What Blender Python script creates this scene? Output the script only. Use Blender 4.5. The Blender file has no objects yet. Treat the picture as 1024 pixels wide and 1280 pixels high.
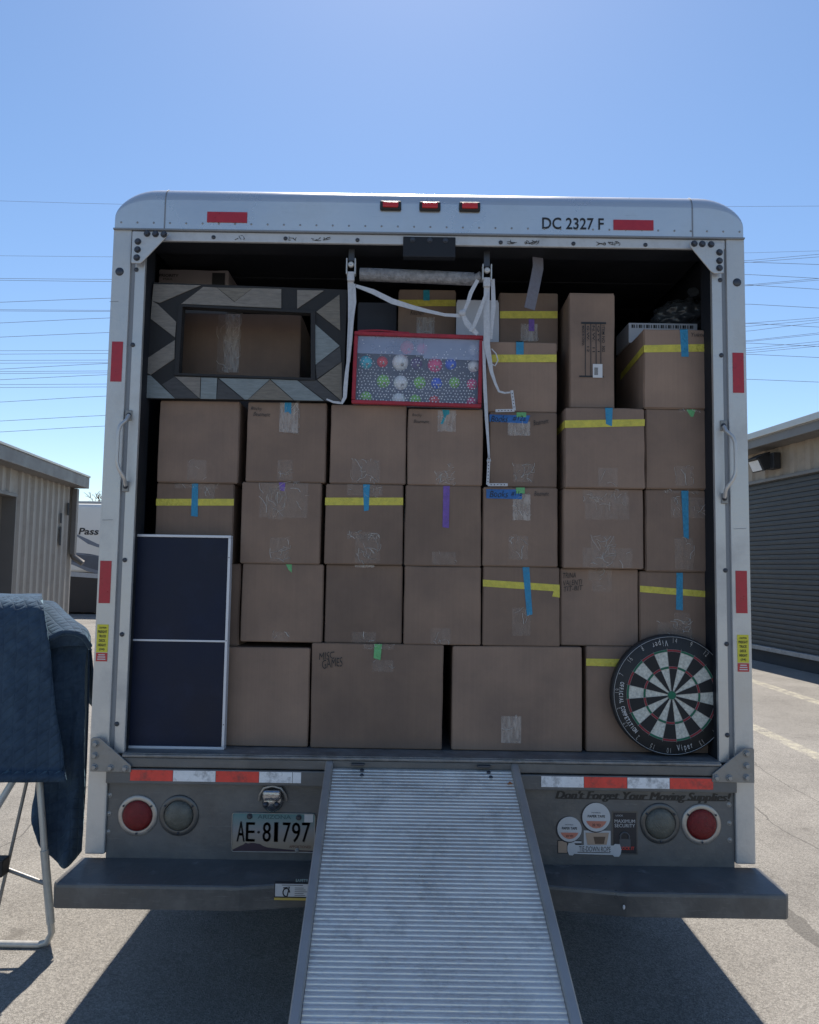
import bpy, bmesh, math, random
from mathutils import Vector, Matrix, noise
random.seed(7)
R = math.radians
scn = bpy.context.scene
col = scn.collection
# ---------------------------------------------------------------- camera
F = 930.0; PITCH = R(4.28); ROLL = 0.0155; CZ = 1.58
cam = bpy.data.cameras.new('camera'); camo = bpy.data.objects.new('camera', cam); col.objects.link(camo)
cam.sensor_fit = 'HORIZONTAL'; cam.sensor_width = 36; cam.lens = F/1024*36
cam.clip_start = 0.05; cam.clip_end = 3000
CM = Matrix.Rotation(math.pi/2+PITCH, 3, 'X') @ Matrix.Rotation(ROLL, 3, 'Z')
camo.matrix_world = Matrix.Translation((0, 0, CZ)) @ CM.to_4x4()
scn.camera = camo
scn.render.resolution_x = 819; scn.render.resolution_y = 1024
# ---------------------------------------------------------------- light
SUN_EL = 58; SUN_AZ = 0.0
w = bpy.data.worlds.new('World'); scn.world = w; w.use_nodes = True
nt = w.node_tree; nt.nodes.clear()
sky = nt.nodes.new('ShaderNodeTexSky'); sky.sky_type = 'NISHITA'; sky.sun_disc = False
sky.sun_elevation = R(SUN_EL); sky.sun_rotation = R(SUN_AZ)
sky.air_density = 1.0; sky.dust_density = 0.35; sky.ozone_density = 1.6; sky.altitude = 300
bg = nt.nodes.new('ShaderNodeBackground'); bg.inputs['Strength'].default_value = 0.118
wo = nt.nodes.new('ShaderNodeOutputWorld')
hs = nt.nodes.new('ShaderNodeHueSaturation'); hs.inputs['Saturation'].default_value = 1.12; hs.inputs['Value'].default_value = 1.0; nt.links.new(sky.outputs[0], hs.inputs['Color']); nt.links.new(hs.outputs[0], bg.inputs[0]); nt.links.new(bg.outputs[0], wo.inputs[0])
sl = bpy.data.lights.new('sun', 'SUN'); sl.energy = 5.0; sl.angle = R(0.5); sl.color = (1, .93, .83)
so = bpy.data.objects.new('sun', sl); col.objects.link(so)
so.rotation_euler = (-R(90-SUN_EL), 0, -R(SUN_AZ)); so.location = (0, 20, 30)
scn.view_settings.view_transform = 'Standard'; scn.view_settings.look = 'None'
scn.view_settings.exposure = 0.4; scn.view_settings.gamma = 1
try:
    scn.cycles.max_bounces = 10; scn.cycles.diffuse_bounces = 5; scn.cycles.transparent_max_bounces = 16
except Exception: pass

# ---------------------------------------------------------------- survey helpers
def at(px, py, Y):
    """world point on the vertical plane y=Y that the photograph shows at a pixel"""
    d = CM @ Vector(((px-512)/F, (640-py)/F, -1.0))
    t = Y/d.y
    return Vector((d.x*t, Y, CZ+d.z*t))
def rect(px0, py0, px1, py1, Y):
    cx, cy = (px0+px1)/2, (py0+py1)/2
    return at(px0, cy, Y).x, at(px1, cy, Y).x, at(cx, py1, Y).z, at(cx, py0, Y).z   # x0,x1,z0,z1
def ground(px, py):
    d = CM @ Vector(((px-512)/F, (640-py)/F, -1.0)); t = -CZ/d.z
    return Vector((d.x*t, d.y*t, 0))

# ---------------------------------------------------------------- materials
def nodes(name):
    m = bpy.data.materials.new(name); m.use_nodes = True
    n = m.node_tree; return m, n, n.nodes['Principled BSDF']
def pbr(name, c, rough=.6, metal=0., var=.12, scale=6., bump=0., bscale=60., rvar=.1, rnd=0., stretch=None, alpha=1., spec=.5, emit=None, dirt=None, dirt_scale=3., dirt_amt=.5, scratch=None):
    m, n, b = nodes(name); L = n.links.new; N = n.nodes.new
    tc = N('ShaderNodeTexCoord'); vec = tc.outputs['Object']
    geo = N('ShaderNodeNewGeometry'); vec = geo.outputs['Position']
    if stretch:
        mp = N('ShaderNodeMapping'); mp.inputs['Scale'].default_value = stretch; L(vec, mp.inputs[0]); vec = mp.outputs[0]
    t = N('ShaderNodeTexNoise'); t.inputs['Scale'].default_value = scale; t.inputs['Detail'].default_value = 6; t.inputs['Roughness'].default_value = .62
    L(vec, t.inputs[0])
    mr = N('ShaderNodeMapRange'); mr.inputs[1].default_value = .3; mr.inputs[2].default_value = .7
    mr.inputs[3].default_value = 1-var; mr.inputs[4].default_value = 1+var; L(t.outputs[0], mr.inputs[0])
    fac = mr.outputs[0]
    if rnd:
        oi = N('ShaderNodeObjectInfo'); m2 = N('ShaderNodeMapRange'); m2.inputs[3].default_value = 1-rnd; m2.inputs[4].default_value = 1+rnd
        L(oi.outputs['Random'], m2.inputs[0]); mu = N('ShaderNodeMath'); mu.operation = 'MULTIPLY'; L(fac, mu.inputs[0]); L(m2.outputs[0], mu.inputs[1]); fac = mu.outputs[0]
    sc = N('ShaderNodeVectorMath'); sc.operation = 'SCALE'; sc.inputs[0].default_value = c[:3]; L(fac, sc.inputs['Scale'])
    out = sc.outputs[0]
    if dirt:
        t2 = N('ShaderNodeTexNoise'); t2.inputs['Scale'].default_value = dirt_scale; t2.inputs['Detail'].default_value = 9; t2.inputs['Roughness'].default_value = .7; L(vec, t2.inputs[0])
        m3 = N('ShaderNodeMapRange'); m3.inputs[1].default_value = .5; m3.inputs[2].default_value = .72; m3.inputs[3].default_value = 0; m3.inputs[4].default_value = dirt_amt; L(t2.outputs[0], m3.inputs[0])
        mx = N('ShaderNodeMix'); mx.data_type = 'RGBA'; L(m3.outputs[0], mx.inputs[0]); L(out, mx.inputs[6]); mx.inputs[7].default_value = (*dirt, 1); out = mx.outputs[2]
    if scratch:
        mp2 = N('ShaderNodeMapping'); mp2.inputs['Scale'].default_value = (9, 9, 190) if scratch[1] == 'h' else (190, 190, 9); mp2.inputs['Rotation'].default_value = (0, .09, .05); L(geo.outputs['Position'], mp2.inputs[0])
        ts = N('ShaderNodeTexNoise'); ts.inputs['Scale'].default_value = 1; ts.inputs['Detail'].default_value = 4; ts.inputs['Roughness'].default_value = .8; L(mp2.outputs[0], ts.inputs[0])
        ms = N('ShaderNodeMapRange'); ms.inputs[1].default_value = .60; ms.inputs[2].default_value = .67; ms.inputs[4].default_value = scratch[0]; L(ts.outputs[0], ms.inputs[0])
        tk_ = N('ShaderNodeTexNoise'); tk_.inputs['Scale'].default_value = 5; L(geo.outputs['Position'], tk_.inputs[0]); mk = N('ShaderNodeMath'); mk.operation = 'MULTIPLY'; L(ms.outputs[0], mk.inputs[0]); L(tk_.outputs[0], mk.inputs[1])
        mx2 = N('ShaderNodeMix'); mx2.data_type = 'RGBA'; L(mk.outputs[0], mx2.inputs[0]); L(out, mx2.inputs[6]); mx2.inputs[7].default_value = (*scratch[2], 1); out = mx2.outputs[2]
    L(out, b.inputs['Base Color'])
    b.inputs['Metallic'].default_value = metal; b.inputs['Specular IOR Level'].default_value = spec
    if rvar:
        m4 = N('ShaderNodeMapRange'); m4.inputs[1].default_value = .3; m4.inputs[2].default_value = .7; m4.inputs[3].default_value = max(.02, rough-rvar); m4.inputs[4].default_value = min(1, rough+rvar); L(t.outputs[0], m4.inputs[0]); L(m4.outputs[0], b.inputs['Roughness'])
    else: b.inputs['Roughness'].default_value = rough
    if bump:
        t3 = N('ShaderNodeTexNoise'); t3.inputs['Scale'].default_value = bscale; t3.inputs['Detail'].default_value = 4; L(vec, t3.inputs[0])
        bp = N('ShaderNodeBump'); bp.inputs['Strength'].default_value = bump; bp.inputs['Distance'].default_value = .01; L(t3.outputs[0], bp.inputs['Height']); L(bp.outputs[0], b.inputs['Normal'])
    if alpha < 1: b.inputs['Alpha'].default_value = alpha
    if emit: b.inputs['Emission Color'].default_value = (*emit[0], 1); b.inputs['Emission Strength'].default_value = emit[1]
    return m

M = {}
def card(name, c):
    m, n, b = nodes(name); L = n.links.new; N = n.nodes.new
    g = N('ShaderNodeNewGeometry'); oi = N('ShaderNodeObjectInfo')
    off = N('ShaderNodeVectorMath'); off.operation = 'ADD'; L(g.outputs['Position'], off.inputs[0])
    sc0 = N('ShaderNodeVectorMath'); sc0.operation = 'SCALE'; sc0.inputs[0].default_value = (13, 7, 23); L(oi.outputs['Random'], sc0.inputs['Scale']); L(sc0.outputs[0], off.inputs[1])
    t = N('ShaderNodeTexNoise'); t.inputs['Scale'].default_value = 3.5; t.inputs['Detail'].default_value = 7; t.inputs['Roughness'].default_value = .6; L(off.outputs[0], t.inputs[0])
    mp = N('ShaderNodeMapping'); mp.inputs['Scale'].default_value = (160, 160, 2.5); L(off.outputs[0], mp.inputs[0])
    fl = N('ShaderNodeTexNoise'); fl.inputs['Scale'].default_value = 1; fl.inputs['Detail'].default_value = 2; L(mp.outputs[0], fl.inputs[0])
    r = N('ShaderNodeValToRGB'); e = r.color_ramp.elements
    e[0].position = .3; e[0].color = (c[0]*.74, c[1]*.75, c[2]*.78, 1); e[1].position = .72; e[1].color = (c[0]*1.15, c[1]*1.13, c[2]*1.1, 1)
    L(t.outputs[0], r.inputs[0])
    mr = N('ShaderNodeMapRange'); mr.inputs[3].default_value = .78; mr.inputs[4].default_value = 1.16; L(oi.outputs['Random'], mr.inputs[0])
    m2 = N('ShaderNodeMapRange'); m2.inputs[1].default_value = .3; m2.inputs[2].default_value = .7; m2.inputs[3].default_value = .97; m2.inputs[4].default_value = 1.03; L(fl.outputs[0], m2.inputs[0])
    mu = N('ShaderNodeMath'); mu.operation = 'MULTIPLY'; L(mr.outputs[0], mu.inputs[0]); L(m2.outputs[0], mu.inputs[1])
    s = N('ShaderNodeVectorMath'); s.operation = 'SCALE'; L(r.outputs[0], s.inputs[0]); L(mu.outputs[0], s.inputs['Scale']); L(s.outputs[0], b.inputs['Base Color'])
    b.inputs['Roughness'].default_value = .72; b.inputs['Specular IOR Level'].default_value = .3
    t4 = N('ShaderNodeTexNoise'); t4.inputs['Scale'].default_value = 7; t4.inputs['Detail'].default_value = 5; L(off.outputs[0], t4.inputs[0])
    bp = N('ShaderNodeBump'); bp.inputs['Strength'].default_value = .35; bp.inputs['Distance'].default_value = .012; L(t4.outputs[0], bp.inputs['Height']); L(bp.outputs[0], b.inputs['Normal'])
    return m
M['card'] = card('cardboard', (.250, .173, .132))
M['alu'] = pbr('worn_aluminium', (.55, .54, .53), .45, .5, .10, 4, .08, 90, .12, dirt=(.25, .24, .23), dirt_scale=4, dirt_amt=.4, scratch=(.35, 'v', (.3, .3, .3)))
M['alu_white'] = pbr('white_painted_metal', (.50, .51, .53), .5, .15, .06, 5, .05, 80, .1, dirt=(.2, .19, .18), dirt_scale=9, dirt_amt=.4)
M['cap'] = pbr('polished_aluminium_cap', (.66, .65, .64), .32, .7, .05, 2, .04, 20, .08, dirt=(.35, .35, .35), dirt_scale=4, dirt_amt=.25, scratch=(.4, 'h', (.35, .35, .35)))
M['groove'] = pbr('dull_aluminium', (.25, .26, .28), .6, .4)
M['panel'] = pbr('dark_grey_paint', (.128, .125, .124), .5, .1, .22, 4, .2, 40, .14, dirt=(.22, .20, .18), dirt_scale=4.5, dirt_amt=.6, scratch=(.55, 'h', (.28, .27, .26)))
M['bumper'] = pbr('charcoal_bumper_paint', (.112, .108, .105), .42, .1, .2, 5, .22, 30, .16, dirt=(.20, .185, .17), dirt_scale=5, dirt_amt=.6, scratch=(.7, 'h', (.32, .31, .30)))
M['gusset'] = pbr('grey_steel_plate', (.27, .265, .26), .5, .5, .15, 12, .15, 60, .1, dirt=(.12, .11, .1), dirt_scale=12)
M['deck'] = pbr('worn_deck_steel', (.20, .195, .195), .5, .4, .3, 14, .25, 90, .1, dirt=(.38, .36, .34), dirt_scale=18, dirt_amt=.6)
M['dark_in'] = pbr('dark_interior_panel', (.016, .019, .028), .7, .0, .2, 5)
M['ceil_in'] = pbr('dark_door_and_shade', (.012, .014, .020), .7, .1, .2, 5)
M['bolt'] = pbr('dark_bolt_steel', (.07, .075, .09), .45, .6, .1, 30)
M['bolt_l'] = pbr('galvanised_bolt', (.30, .30, .30), .45, .6, .1, 30)
M['black'] = pbr('black_rubber', (.02, .02, .022), .6, 0, .2, 20)
M['ink'] = pbr('black_ink', (.015, .015, .018), .55, 0, .1, 20)
M['inkfade'] = pbr('faded_marker', (.05, .04, .04), .7, 0, .3, 60)
M['blk_letter'] = pbr('black_vinyl_letters', (.018, .018, .02), .4, 0, .1)
M['red_refl'] = pbr('red_reflective_tape', (.40, .02, .035), .35, 0, .1, 40, .1, 300)
M['red_stripe'] = pbr('red_conspicuity_tape', (.75, .06, .045), .35, 0, .12, 30, .1, 200, dirt=(.10, .05, .05), dirt_scale=22, dirt_amt=.8)
M['white_stripe'] = pbr('white_conspicuity_tape', (.80, .80, .82), .35, 0, .08, 30, .1, 200, dirt=(.12, .12, .13), dirt_scale=20, dirt_amt=.9)
M['lens_red'] = pbr('red_lamp_lens', (.20, .010, .010), .2, 0, .2, 60, .5, 500, .03)
M['lens_red_marker'] = pbr('red_marker_lens', (.55, .03, .03), .15, 0, .1, 60)
M['lens_clear'] = pbr('clouded_clear_lens', (.12, .118, .10), .2, 0, .25, 30, .4, 250, .03)
M['ring'] = pbr('bright_ring_steel', (.42, .39, .36), .42, .6, .12, 40, .05)
M['ring_dark'] = pbr('tarnished_ring_steel', (.12, .12, .12), .4, .6, .15, 40, .05)
M['yellow'] = pbr('yellow_tape', (.60, .52, .08), .6, 0, .16, 45, .6, 90)
M['blue'] = pbr('blue_painters_tape', (.03, .24, .42), .6, 0, .16, 45, .6, 90)
M['blue2'] = pbr('dark_blue_label_tape', (.03, .14, .40), .6, 0, .16, 45, .6, 90)
M['green'] = pbr('green_tape', (.14, .42, .17), .6, 0, .16, 45, .6, 90)
M['purple'] = pbr('purple_tape', (.17, .09, .36), .6, 0, .16, 45, .6, 90)
M['teal'] = pbr('teal_tape', (.02, .28, .36), .6, 0, .16, 45, .6, 90)
M['mail'] = pbr('pale_mail_cardboard', (.27, .235, .235), .7, 0, .1, 6)
M['paper'] = pbr('white_paper_label', (.60, .60, .62), .7, 0, .05, 20)
M['paper_dull'] = pbr('dull_clear_label', (.42, .38, .36), .4, 0, .15, 40, .3, 120)
M['crease'] = pbr('tape_crease_highlight', (.60, .57, .54), .25, 0, .1, 50)  # pale colour painted for light glinting along tape wrinkles
def clear_tape(name, amt):
    m, n, b = nodes(name); L = n.links.new; N = n.nodes.new
    g = N('ShaderNodeNewGeometry'); mp = N('ShaderNodeMapping'); mp.inputs['Scale'].default_value = (90, 90, 22); L(g.outputs['Position'], mp.inputs[0])
    t = N('ShaderNodeTexNoise'); t.inputs['Scale'].default_value = 1; t.inputs['Detail'].default_value = 5; L(mp.outputs[0], t.inputs[0])
    mr = N('ShaderNodeMapRange'); mr.inputs[1].default_value = .35; mr.inputs[2].default_value = .7; mr.inputs[3].default_value = amt*.55; mr.inputs[4].default_value = amt*1.4; L(t.outputs[0], mr.inputs[0])
    b.inputs['Base Color'].default_value = (.55, .48, .44, 1); b.inputs['Roughness'].default_value = .22; L(mr.outputs[0], b.inputs['Alpha'])  # pale, patchy tone stands in for reflections off the tape
    bp = N('ShaderNodeBump'); bp.inputs['Strength'].default_value = .6; bp.inputs['Distance'].default_value = .006; L(t.outputs[0], bp.inputs['Height']); L(bp.outputs[0], b.inputs['Normal'])
    return m
M['clear'] = clear_tape('clear_packing_tape', .13)
M['clear2'] = clear_tape('thick_clear_packing_tape', .5)
M['navy'] = pbr('navy_panel_face', (.008, .013, .034), .5, 0, .18, 3, .1, 25, .12, spec=.25, dirt=(.014, .022, .055), dirt_scale=7, dirt_amt=.5, scratch=(.15, 'v', (.04, .05, .09)))
M['frame_white'] = pbr('white_aluminium_frame', (.60, .61, .66), .4, .2, .05)
M['strap'] = pbr('white_webbing', (.55, .56, .60), .7, 0, .1, 80, .5, 400)
M['strap_grey'] = pbr('grey_webbing', (.17, .17, .21), .8, 0, .12, 80, .4, 400)
M['bar_grey'] = pbr('worn_grey_bar', (.27, .27, .29), .7, .1, .35, 50, .6, 150, dirt=(.08, .08, .08), dirt_scale=30)
M['box_red'] = pbr('red_fabric_trim', (.36, .025, .045), .6, 0, .2, 30, .5, 200)
M['box_dark'] = pbr('dark_storage_lining', (.06, .07, .10), .7)
M['case_lining'] = pbr('slate_case_lining', (.25, .29, .39), .7)
M['asphalt_dummy'] = None
M['steel_dark'] = pbr('dark_chassis_steel', (.03, .03, .03), .7, .2)
M['chrome'] = pbr('worn_chrome', (.35, .36, .38), .22, .9, .2, 60, .15, 80, .1)
M['tube'] = pbr('white_enamelled_tube', (.52, .50, .46), .35, .2, .08, 30)
M['tube_blue'] = pbr('pale_grey_tube', (.42, .46, .50), .35, .3, .08, 30)
M['bag'] = pbr('black_plastic_bag', (.04, .045, .055), .25, 0, .2, 9, .8, 14, .1)
M['white_foam'] = pbr('white_foam_board', (.48, .50, .56), .7, 0, .05, 9)
M['sign_y'] = pbr('yellow_sticker', (.62, .56, .04), .45, 0, .06)
M['sign_r'] = pbr('red_sticker', (.50, .05, .05), .45, 0, .08)
M['white_st'] = pbr('white_sticker', (.55, .55, .56), .45, 0, .06, 20)
M['orange_st'] = pbr('faded_orange_print', (.55, .20, .14), .45)
M['tan_st'] = pbr('tan_print', (.42, .30, .22), .5)
M['black_st'] = pbr('black_sticker', (.02, .022, .03), .4)
M['wire'] = pbr('power_line_cable', (.16, .20, .26), .6, 0, .02)

# ---------------------------------------------------------------- object helpers
ORG = {}
def put(o, label=None, cat=None, group=None, kind=None):
    if label: o['label'] = label
    if cat: o['category'] = cat
    if group: o['group'] = group
    if kind: o['kind'] = kind
    return o
def empty(name, loc, label, cat, group=None):
    o = bpy.data.objects.new(name, None); col.objects.link(o); o.location = loc; o.empty_display_size = .1
    ORG[o.name] = Vector(loc)
    return put(o, label, cat, group)
class MB:
    def __init__(s): s.v = []; s.f = []; s.m = []; s.sm = []
    def add(s, vs, fs, mi=0, smooth=False):
        k = len(s.v); s.v += [Vector(v) for v in vs]
        for f in fs: s.f.append([i+k for i in f]); s.m.append(mi); s.sm.append(smooth)
        return s
    def frombm(s, bm, mi=0, smooth=False, M4=None):
        bm.verts.ensure_lookup_table()
        vs = [(M4 @ v.co) if M4 else v.co.copy() for v in bm.verts]; bm.verts.index_update()
        s.add(vs, [[v.index for v in f.verts] for f in bm.faces], mi, smooth); bm.free(); return s
    def box(s, x0, x1, y0, y1, z0, z1, bev=0., mi=0, M4=None, seg=2):
        bm = bmesh.new(); bmesh.ops.create_cube(bm, size=1)
        for v in bm.verts: v.co = Vector(((x0+x1)/2+v.co.x*(x1-x0), (y0+y1)/2+v.co.y*(y1-y0), (z0+z1)/2+v.co.z*(z1-z0)))
        if bev: bmesh.ops.bevel(bm, geom=bm.edges[:], offset=bev, segments=seg, affect='EDGES', profile=.6)
        return s.frombm(bm, mi, False, M4)
    def prism(s, pts, y0, y1, mi=0, bev=0.):
        """polygon in x,z extruded along y"""
        bm = bmesh.new(); a = [bm.verts.new((p[0], y0, p[1])) for p in pts]; f = bm.faces.new(a)
        r = bmesh.ops.extrude_face_region(bm, geom=[f])
        for g in r['geom']:
            if isinstance(g, bmesh.types.BMVert): g.co.y = y1
        bmesh.ops.recalc_face_normals(bm, faces=bm.faces[:])
        if bev: bmesh.ops.bevel(bm, geom=bm.edges[:], offset=bev, segments=1, affect='EDGES')
        return s.frombm(bm, mi)
    def prismx(s, pts, x0, x1, mi=0):
        """polygon in y,z extruded along x"""
        n = len(pts); vs = [(x0, p[0], p[1]) for p in pts]+[(x1, p[0], p[1]) for p in pts]
        fs = [list(range(n))[::-1], list(range(n, 2*n))]+[[i, (i+1) % n, n+(i+1) % n, n+i] for i in range(n)]
        return s.add(vs, fs, mi)
    def prismz(s, pts, z0, z1, mi=0):
        n = len(pts); vs = [(p[0], p[1], z0) for p in pts]+[(p[0], p[1], z1) for p in pts]
        fs = [list(range(n))[::-1], list(range(n, 2*n))]+[[i, (i+1) % n, n+(i+1) % n, n+i] for i in range(n)]
        return s.add(vs, fs, mi)
    def flat(s, pts, Y, mi=0):
        return s.add([(p[0], Y, p[1]) for p in pts], [list(range(len(pts)))], mi)
    def lathe(s, c, axis, prof, seg=24, mi=0, smooth=True):
        """prof: list of (radius, height along axis)"""
        c = Vector(c); q = Vector((0, 0, 1)).rotation_difference(Vector(axis).normalized()); vs = []; fs = []
        for r, h in prof:
            for i in range(seg):
                a = 2*math.pi*i/seg; vs.append(c+q @ Vector((r*math.cos(a), r*math.sin(a), h)))
        for j in range(len(prof)-1):
            for i in range(seg):
                k = (i+1) % seg; fs.append([j*seg+i, j*seg+k, (j+1)*seg+k, (j+1)*seg+i])
        s.add(vs, fs, mi, smooth)
        if prof[0][0] > 1e-6: s.add(vs[:seg], [list(range(seg))[::-1]], mi)
        if prof[-1][0] > 1e-6: s.add(vs[-seg:], [list(range(seg))], mi)
        return s
    def tube(s, pts, r, seg=10, mi=0, caps=True, taper=None):
        pts = [Vector(p) for p in pts]; n = len(pts); vs = []; fs = []
        up = Vector((0, 0, 1)); prev = None
        for i, p in enumerate(pts):
            t = (pts[min(i+1, n-1)]-pts[max(i-1, 0)]).normalized()
            if prev is None:
                a = t.cross(up);
                if a.length < .1: a = t.cross(Vector((1, 0, 0)))
                a.normalize()
            else: a = (prev-t*prev.dot(t)).normalized()
            prev = a; b = t.cross(a); rr = r if taper is None else taper[i]
            for k in range(seg):
                w_ = 2*math.pi*k/seg; vs.append(p+a*(rr*math.cos(w_))+b*(rr*math.sin(w_)))
        for i in range(n-1):
            for k in range(seg): fs.append([i*seg+k, i*seg+(k+1) % seg, (i+1)*seg+(k+1) % seg, (i+1)*seg+k])
        s.add(vs, fs, mi, True)
        if caps: s.add(vs[:seg], [list(range(seg))[::-1]], mi); s.add(vs[-seg:], [list(range(seg))], mi)
        return s
    def ribbon(s, pts, wid, th=.0015, mi=0, side=None):
        """a strap of given width through pts; side gives width direction per strap or list"""
        pts = [Vector(p) for p in pts]; n = len(pts); vs = []; fs = []
        for i, p in enumerate(pts):
            t = (pts[min(i+1, n-1)]-pts[max(i-1, 0)]).normalized()
            sd = (side[i] if isinstance(side, list) else side) or Vector((1, 0, 0)); sd = Vector(sd)
            a = (sd-t*sd.dot(t)).normalized(); b = t.cross(a).normalized()
            wv = wid[i] if isinstance(wid, list) else wid
            for u, v_ in ((-1, -1), (1, -1), (1, 1), (-1, 1)): vs.append(p+a*(u*wv/2)+b*(v_*th/2))
        for i in range(n-1):
            for k in range(4): fs.append([i*4+k, i*4+(k+1) % 4, (i+1)*4+(k+1) % 4, (i+1)*4+k])
        fs += [[3, 2, 1, 0], [n*4-4, n*4-3, n*4-2, n*4-1]]
        return s.add(vs, fs, mi)
    def sphere(s, c, r, seg=16, mi=0, sc=(1, 1, 1)):
        bm = bmesh.new(); bmesh.ops.create_uvsphere(bm, u_segments=seg, v_segments=seg//2+2, radius=r)
        return s.frombm(bm, mi, True, Matrix.Translation(c) @ Matrix.Diagonal((*sc, 1)))
    def xf(s, M4):
        s.v = [M4 @ v for v in s.v]; return s
    def build(s, name, mats, parent=None, label=None, cat=None, group=None, kind=None, origin=None):
        if not isinstance(mats, (list, tuple)): mats = [mats]
        lo = Vector((min(v.x for v in s.v), min(v.y for v in s.v), min(v.z for v in s.v)))
        hi = Vector((max(v.x for v in s.v), max(v.y for v in s.v), max(v.z for v in s.v)))
        c = Vector(origin) if origin is not None else (Vector(((lo.x+hi.x)/2, (lo.y+hi.y)/2, lo.z)) if parent is None else (lo+hi)/2)
        me = bpy.data.meshes.new(name); me.from_pydata([tuple(v-c) for v in s.v], [], s.f)
        for m in mats: me.materials.append(m)
        me.polygons.foreach_set('material_index', s.m); me.polygons.foreach_set('use_smooth', s.sm); me.update()
        o = bpy.data.objects.new(name, me); col.objects.link(o); ORG[o.name] = c
        if parent is not None: o.parent = parent; o.location = c-ORG[parent.name]
        else: o.location = c
        return put(o, label, cat, group, kind)

def text_mb(s, bold=0., shear=0., spacing=1., ext=.0004, mi=0):
    cu = bpy.data.curves.new('t', 'FONT'); cu.body = s; cu.size = 1; cu.offset = bold; cu.shear = shear; cu.space_character = spacing; cu.resolution_u = 3
    cu.align_x = 'LEFT'
    o = bpy.data.objects.new('t', cu); col.objects.link(o); dg = bpy.context.evaluated_depsgraph_get(); dg.update()
    me = bpy.data.meshes.new_from_object(o.evaluated_get(dg)); bpy.data.objects.remove(o); bpy.data.curves.remove(cu)
    vs = [v.co.copy() for v in me.vertices]; fs = [list(p.vertices) for p in me.polygons]; bpy.data.meshes.remove(me)
    return vs, fs
def text_fit(mb, s, x0, x1, z0, z1, Y, mi=0, bold=0., shear=0., rot=0., jitter=0.):
    """letters fitted in the x,z rectangle on plane y=Y (rot turns them inside it)"""
    vs, fs = text_mb(s, bold, shear)
    lx, hx = min(v.x for v in vs), max(v.x for v in vs); lz, hz = min(v.y for v in vs), max(v.y for v in vs)
    cx, cz = (x0+x1)/2, (z0+z1)/2; W, H = x1-x0, z1-z0
    out = []
    for v in vs:
        u = ((v.x-lx)/(hx-lx)-.5)*W; q = ((v.y-lz)/(hz-lz)-.5)*H
        if jitter: q += jitter*H*math.sin(u/W*17+len(s))
        out.append((cx+u*math.cos(rot)-q*math.sin(rot), Y, cz+u*math.sin(rot)+q*math.cos(rot)))
    return mb.add(out, [f[::-1] if False else f for f in fs], mi)
def tpx(mb, s, px0, py0, px1, py1, Y, **k):
    x0, x1, z0, z1 = rect(px0, py0, px1, py1, Y); return text_fit(mb, s, x0, x1, z0, z1, Y, **k)
def bolt_mb(c, r=.008, h=.005, mi=0, hexa=True):
    mb = MB(); c = Vector(c)
    mb.lathe(c, (0, -1, 0), [(r*1.35, 0), (r*1.35, h*.25), (r*1.2, h*.35)], 14, mi)
    if hexa: mb.lathe(c, (0, -1, 0), [(r, h*.35), (r, h), (r*.8, h*1.25)], 6, mi, False)
    else: mb.lathe(c, (0, -1, 0), [(r, h*.3), (r*.8, h*.8), (r*.35, h*1.1), (0, h*1.2)], 14, mi)
    return mb

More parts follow.
